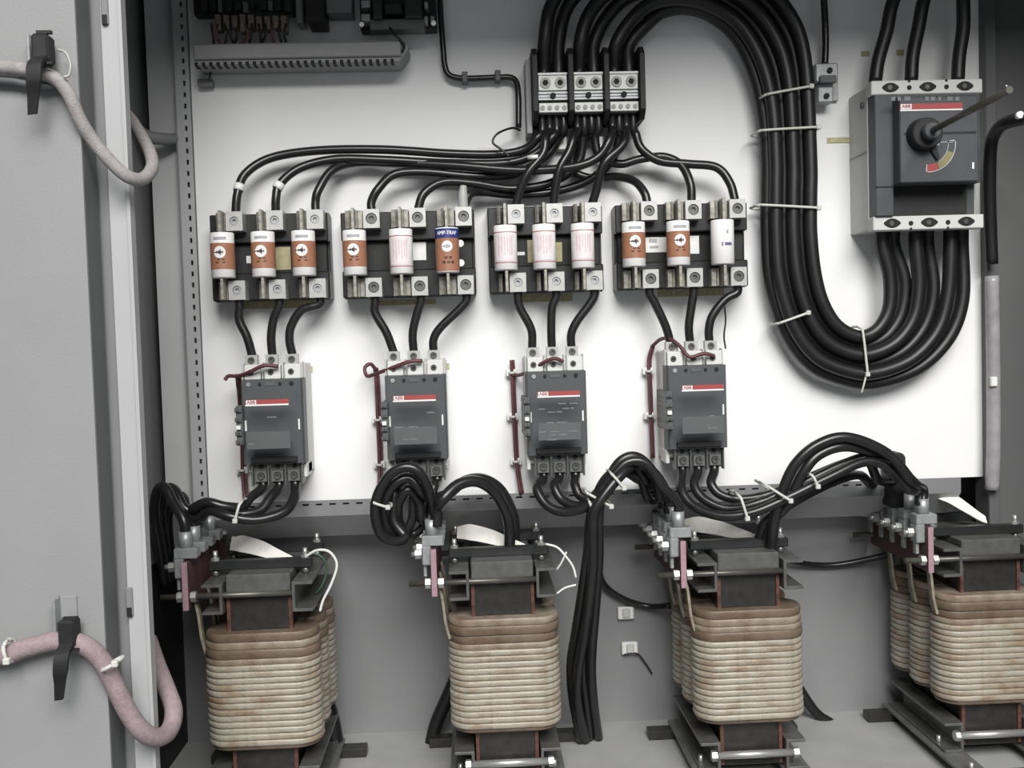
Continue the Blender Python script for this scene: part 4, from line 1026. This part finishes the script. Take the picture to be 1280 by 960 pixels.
# wires on the reactors
t = TR[0]; z = t['ztop']
cable([(380, 697, t['yf']+.04), (396, 688, t['yf']+.035), (412, 690, t['yf']+.03), (421, 706, t['yf']+.03), (414, 730, t['yf']+.03), (404, 750, t['yf']+.03), (400, 764, t['yf']+.03)], .0016, 'white wire bowing down the right side of the leftmost reactor', 'white sensor wires', WHITE_W, 'wire', 'wire', 8)
cable([(384, 690, t['yf']+.06), (402, 696, t['yf']+.06), (409, 712, t['yf']+.06), (402, 732, t['yf']+.06), (394, 742, t['yf']+.06)], .0014, 'dark green wire beside the leftmost reactor', None, GREEN_W, 'wire', 'wire', 8)
t = TR[1]
cable([(682, 680, t['yf']+.04), (696, 684, t['yf']+.035), (706, 694, t['yf']+.03), (716, 708, t['yf']+.03), (720, 722, t['yf']+.03)], .0014, 'white wire curving right from the top of the second reactor', 'white sensor wires', WHITE_W, 'wire', 'wire', 8)
cable([(708, 690, t['yf']+.03), (702, 703, t['yf']+.032), (696, 712, t['yf']+.035)], .0012, 'short white wire crossing another at the second reactor', 'white sensor wires', WHITE_W, 'wire', 'wire', 8)
cable([(696, 742, t['yf']+.03), (706, 735, t['yf']+.03), (720, 731, t['yf']+.03)], .0012, 'short white wire end low on the right of the second reactor', 'white sensor wires', WHITE_W, 'wire', 'wire', 8)
a = P(585, 668, t['bars'][1]+.01)
solo('sleeved_lead', MB().tube([a+Vector((0, 0, -.02)), a+Vector((-.001, .004, .0)), a+Vector((-.001, .008, .012)), a+Vector((0, .01, .026))], [.008, .0085, .008, .007], 12), GREYCABLE, 'pale lead stub with black tip behind the second reactor top', 'lead')
solo('lead_tip', MB().cyl(a+Vector((0, .01, .031)), (0, 0, 1), .006, .012, 12, r2=.004), BLACKM, 'black pointed tip of the pale lead behind the second reactor', 'lead tip')
# dark cables low behind the reactors
cable([(575, 835, .03), (560, 870, .04), (545, 905, .05), (538, 935, .05)], .009, 'dark cable running down behind the left side of the second reactor', None, CABLE_B)
cable([(404, 870, .03), (413, 900, .03), (420, 938, .03)], .012, 'dark cable at the lower right side of the leftmost reactor', None, CABLE_B)
cable([(990, 845, .06), (1006, 872, .06), (1022, 893, .065), (1040, 905, .065)], .007, 'dark cable on the floor behind the right side of the third reactor', None, CABLE_B)
# thin cables and mounts on the rear wall
cable([(746, 700, .04), (755, 730, .075), (778, 748, .08), (810, 758, .08), (838, 757, .06)], .0042, 'thin dark cable sagging on the rear wall left of the third reactor', None, CABLE)
cable([(985, 700, .07), (1015, 706, .08), (1055, 705, .08), (1125, 690, .06)], .0042, 'thin dark cable sagging on the rear wall right of the third reactor', None, CABLE)
for k, (px, py) in enumerate(((782, 766), (787, 810))):
    c = P(px, py, YB-.004)
    r = thing('tie_mount', c, ('pale square tie mount on the rear wall, upper of two', 'pale square tie mount on the rear wall, lower of two')[k], 'tie mount', 'rear wall tie mounts')
    part('pad', MB().cbox(c, .022, .008, .017), STICK_W, r, .0015)
    part('strap_bridge', MB().cbox(c+Vector((0, -.005, .001)), .010, .004, .012), TIE, r, .001)
cable([(780, 818, .082), (796, 817, .082), (806, 828, .085), (815, 842, .085)], .0012, 'thin stray wire curling from the lower tie mount on rear wall', None, CABLE, 'wire', 'wire', 6)

# ================================================================== upper left electronics, duct
def pbox(px0, py0, px1, py1, y0, y1):
    A, B_ = P(px0, py0, y0), P(px1, py1, y0); return MB().box(A.x, B_.x, y0, y1, B_.z, A.z)
A = P(242, 55, -.045); B_ = P(511, 53, -.045)
za = A.z; zb = P(242, 82, -.045).z
d = thing('cable_duct', ((A.x+B_.x)/2, 0, zb), 'grey horizontal cable duct below the circuit boards at upper left', 'cable duct')
xe = P(505, 70, -.045).x
part('duct_body', MB().extr([(A.x, zb), (xe-.006, zb), (xe+.004, (za+zb)/2), (xe+.006, za-.006), (xe-.002, za), (A.x, za)], 'y', -.045, -.002), DUCT, d, .001)
part('duct_lid', MB().box(A.x, xe-.003, -.049, -.0445, zb+.006, za-.002), DUCT, d, .0012)
mb = MB(); x = A.x
while x < xe-.012:
    mb.box(x, x+.004, -.0456, -.030, zb-.0005, zb+.0035); x += .0085
part('duct_slots', mb, HOLE, d, kind='stuff')
cb = thing('circuit_board', P(305, 30, 0), 'dark green circuit board with a row of tan plugs at the upper left corner', 'circuit board')
part('board', pbox(246, -40, 366, 21, -.034, -.030), BOARD, cb, label='dark green board')
part('standoff_plate', pbox(240, -40, 372, 16, -.022, -.004), BLACKM, cb)
rnd = random.Random(3)
for k in range(9):
    px = 268+k*10.3
    pg = part('plug', pbox(px, 18+rnd.uniform(-1, 2), px+8.2, 36+rnd.uniform(-2, 4), -.046, -.030), TAN, cb, .0008)
for k in range(11):
    px = 251+k*10.4
    part('component', pbox(px, rnd.uniform(-6, 4), px+rnd.uniform(5, 9), rnd.uniform(8, 16), -.044, -.033), (BLACKM, BOARD, GREY_DARK)[k % 3], cb, .0006)
for k in range(12):
    px = 264+k*8.5; e = 55+rnd.uniform(-2, 2)
    cable([(px, 30, -.046), (px+rnd.uniform(-3, 3), 42, -.05), (px+rnd.uniform(-5, 4), e, -.04)], .0016, f'thin dark wire from the tan plugs into the duct, {["first","second","third","fourth","fifth","sixth","seventh","eighth","ninth","tenth","eleventh","twelfth"][k]} from left', 'wires from the plugs', (CABLE, RED_W, CABLE, BLACKP)[k % 4], 'wire', 'wire', 6)
sp = thing('relay_module', P(391, 20, 0), 'small black module beside the tan plugs at the upper left', 'relay')
part('housing', pbox(380, -30, 405, 25, -.05, -.003), BLACKM, sp, .001)
for px in (392, 396): part('pin', pbox(px, 24, px+1.6, 35, -.03, -.027), BLACKP, sp)
solo('spacer_column', pbox(368, -30, 379, 28, -.03, -.001), GREY_PAINT, 'pale grey upright spacer between the plugs and the black module', 'spacer', None, .001)
solo('grey_terminal', pbox(406, -30, 440, 15, -.035, -.002), GREY_SIDE, 'grey terminal housing between the black module and the right board', 'terminal', None, .001)
rb = thing('control_module', P(495, 37, 0), 'open dark control module with pale side plugs, beside the thin wall cable', 'control module')
part('tray', pbox(448, -40, 546, 36, -.024, -.003), BLACKM, rb, .001)
part('lower_rail', pbox(462, 24, 531, 36, -.042, -.022), GREY_DARK, rb, .001, label='grey lower rail')
part('chip_block', pbox(465, -10, 478, 23, -.05, -.022), BLACKP, rb, .0008)
part('chip_block', pbox(480, 4, 503, 17, -.04, -.022), BOARD, rb, .0008)
part('chip_block', pbox(505, -10, 528, 22, -.048, -.022), BLACKP, rb, .0008)
for py in (0, 17):
    part('pale_plug', pbox(451, py, 463, py+9, -.044, -.022), LUGD, rb, .0008, label='pale plug')
for px, py in ((530, 20), (538, 20), (530, 2)):
    part('pale_plug', pbox(px, py, px+5, py+8, -.04, -.022), LUGD, rb, .0006)
for px, py in ((450, 31), (540, 29)):
    part('rail_screw', MB().cyl(P(px+2, py, -.043), (0,1,0), .003, .003, 10), BOLT, rb)
cable([(487, 34, -.04), (492, 42, -.05), (500, 50, -.05), (505, 57, -.048), (502, 66, -.046)], .0016, 'thin black wire from the dark control module down to the duct end', None, CABLE, 'wire', 'wire', 6)
c = P(256, 103, -.012)
r = thing('cable_clip', c, 'small grey clip on the plate below the left end of the duct', 'clip')
part('clip_block', MB().cbox(c+Vector((0, .006, 0)), .018, .012, .009), GREY_SIDE, r, .001)
part('clip_wire', MB().tube([P(262, 98, -.016), P(263, 92, -.016), P(266, 84, -.014)], .0011, 6), CABLE, r)
# thin cable down the plate to the distribution block, with clips
cb_ = cable([(549, -25, -.012), (551, 20, -.012), (554, 60, -.012), (556, 82, -.012), (562, 94, -.012), (580, 98, -.012), (620, 97, -.012), (638, 97, -.012), (646, 104, -.014), (648, 125, -.018), (648, 160, -.02)], .0037, 'thin black cable stepping down the white plate to the distribution block', None, CABLE)
for k, (px, py) in enumerate(((581, 98), (622, 96))):
    c = P(px, py, -.008)
    solo('cable_clip', MB().cbox(c, .007, .016, .013), GREY_DARK, ('small dark clip on the thin stepped cable, left of two', 'small dark clip on the thin stepped cable, right of two')[k], 'clip', 'clips on the stepped cable', .001)
# yellow marker tapes on the plate
def ptape(px0, py0, px1, py1, label, m=PLATE_Y):
    A, B_ = P(px0, py0, -.0012), P(px1, py1, -.0012)
    solo('marker_tape', MB().box(A.x, B_.x, -.0012, .0004, B_.z, A.z), m, label, 'label', 'yellow marker tapes')
ptape(302, 377, 394, 384, 'yellowed marker tape under the leftmost fuse block'); ptape(473, 376, 545, 380, 'yellowed marker tape under the second fuse block')
ptape(650, 369, 716, 376, 'yellowed marker tape under the third fuse block'); ptape(822, 362, 905, 369, 'yellowed marker tape under the rightmost fuse block')
ptape(381, 458, 391, 465, 'tiny yellow tag right of the leftmost contactor'); ptape(555, 454, 562, 461, 'tiny yellow tag right of the second contactor')
ptape(1034, 172, 1064, 178, 'small yellow tag on the plate left of the large breaker')
ptape(1077, 64, 1087, 70, 'small olive spot left of the breaker supply cables', STICK_Y); ptape(1121, 62, 1130, 69, 'small olive spot between the left and middle breaker supply cables', STICK_Y)
ptape(596, 184, 618, 191, 'faint pale tag above the cables left of the distribution block', FWHITE)
# small terminal bracket with its cable, right of the heavy run
yy = -.030
g = thing('terminal_bracket', P(1033, 130, 0), 'small grey terminal bracket on the plate right of the heavy cable run', 'bracket')
part('bracket_plate', pbox(1020, 80, 1048, 126, -.006, .0), LUGD, g, .0008)
part('upper_block', pbox(1019, 79, 1048, 102, yy, -.006), LUGD, g, .0015)
part('lower_block', pbox(1022, 104, 1042, 128, -.024, -.006), LUGD, g, .0015)
for px, py, y in ((1037, 88, yy), (1033, 120, -.024)):
    part('screw', MB().cyl(P(px, py, y-.0005), (0,1,0), .0035, .003, 12), HOLE, g)
part('side_fin', pbox(1025, 94, 1046, 103, -.034, -.028), GREY_DARK, g, .001)
cable([(1028, -25, -.02), (1031, 20, -.02), (1032, 55, -.02), (1031, 82, -.02)], .0042, 'black cable dropping into the small terminal bracket', None, CABLE)
# right-hand side: conduit, dark pipe
cable([(1240, 345, -.022), (1241, 400, -.022), (1242, 480, -.022), (1242, 560, -.022), (1240, 612, -.022)], .0085, 'milky corrugated conduit running down the right frame post', None, TUBE_M, 'conduit', 'conduit')
c = P(1242, 477, -.031)
solo('conduit_clip', MB().cbox(c, .008, .006, .012), STICK_W, 'pale clip on the milky conduit at the right post', 'clip', None, .001)
cable([(1240, 330, -.03), (1238, 280, -.035), (1237, 225, -.045), (1239, 180, -.06), (1248, 160, -.09), (1262, 152, -.12), (1290, 146, -.16)], .0075, 'black cable bending out to the right, its riser standing in for shade', None, CABLE_B)  # upright run added for shade beside the post; only the bend is pipe
solo('cable_tip', MB().cyl(P(1274, 144, -.152), (0, 1, 0), .004, .006, 12), STICK_W, 'small white tip beside the black cable at the right edge', 'cap')

# ================================================================== door cables and their mounts
def door_mount(px, py, low, label):
    y = -.385
    c = P(px, py, y-.001)
    r = thing('cable_mount', c, label, 'cable mount', 'cable mounts on the door')
    k = 1.0
    dz = .014*low
    part('bracket', MB().box(c.x-.012, c.x-.0095, y-.014, y, c.z-.018+dz, c.z+.012+dz), LUGD, r, .0005, label='bright steel bracket')
    part('bracket_foot', MB().box(c.x-.012, c.x+.004, y-.0025, y, c.z-.018+dz, c.z+.012+dz), GREY_PAINT, r, .0005)
    s = c+Vector((.002, -.018, 0))
    part('strap_head', MB().box(s.x-.007, s.x+.007, s.y-.004, s.y+.012, s.z-.013, s.z+.010), BLACKM, r, .002, label='black strap head')
    part('strap_pin', MB().box(s.x-.003, s.x+.009, s.y-.002, s.y+.002, s.z+.010, s.z+.0125), BLACKM, r)
    part('strap_band', MB().ribbon([s+Vector((0, -.003, -.010)), s+Vector((-.001, -.012, -.018)), s+Vector((-.002, -.013, -.030)), s+Vector((-.005, -.008, -.042)), s+Vector((-.008, -.004, -.056))], (1,0,.1), [.012, .012, .012, .009, .007], .003), BLACKM, r, label='black strap tail')
    part('cross_pin', MB().box(s.x-.008, s.x+.010, s.y-.005, s.y-.002, s.z-.0155, s.z-.0135), BLACKM, r)
    return s
door_mount(60, 66, 0, 'black strap mount near the top of the open door'); door_mount(92, 782, 1, 'black strap mount near the bottom of the open door')
yd = -.397
def hose(pts, r, label, m):
    return cable(pts, r, label, 'sleeved cables across the door gap', m, 'sleeved_cable', 'cable', 12)
hose([(-260, 90, yd), (-120, 80, yd), (0, 84, yd), (30, 87, yd), (55, 92, yd), (74, 102, yd), (88, 122, yd), (100, 150, -.392), (118, 178, -.385), (140, 204, -.38), (160, 221, -.375), (178, 224, -.36), (190, 210, -.335), (188, 192, -.305), (178, 172, -.275), (166, 152, -.24), (158, 142, -.2)], .0058, 'grey-pink sleeved cable crossing from the door, upper of two', PINKG)
cable([(-260, 104, yd+.004), (-120, 97, yd+.004), (0, 100, yd+.004), (30, 104, yd+.004), (55, 108, yd+.004), (70, 106, yd+.004)], .0034, 'thin grey cable under the upper sleeved cable on the door', None, GREY_DARK)
cable([(72, 62, -.40), (82, 66, -.402), (88, 80, -.402), (86, 94, -.402), (80, 96, -.402)], .0012, 'thin grey wire loop beside the upper door mount', None, GREYCABLE, 'wire', 'wire', 6)
hose([(-260, 830, yd), (-100, 834, yd), (0, 820, yd), (30, 811, yd), (60, 803, yd), (85, 801, yd), (108, 808, yd), (127, 826, -.392), (143, 856, -.388), (160, 890, -.382), (178, 914, -.376), (197, 922, -.362), (212, 912, -.342), (217, 888, -.325), (208, 860, -.305), (196, 830, -.285), (186, 800, -.26)], .0082, 'pink sleeved cable sagging from the door into the cabinet, lower of two', PINK)
tie((128, 838, -.404), (144, 829, -.404), .018, 'pale tie on the lower pink sleeved cable'); tie((4, 808, -.409), (9, 826, -.409), .018, 'pale tie on the pink cable at the left edge of the photo')
# short pipe across the dark gap on the left
cable([(163, 150, -.02), (172, 162, -.03), (186, 171, -.03), (205, 174, -.02), (226, 174, -.0)], .0075, 'short grey conduit crossing the dark gap left of the plate', None, GREY_SIDE, 'conduit', 'conduit')
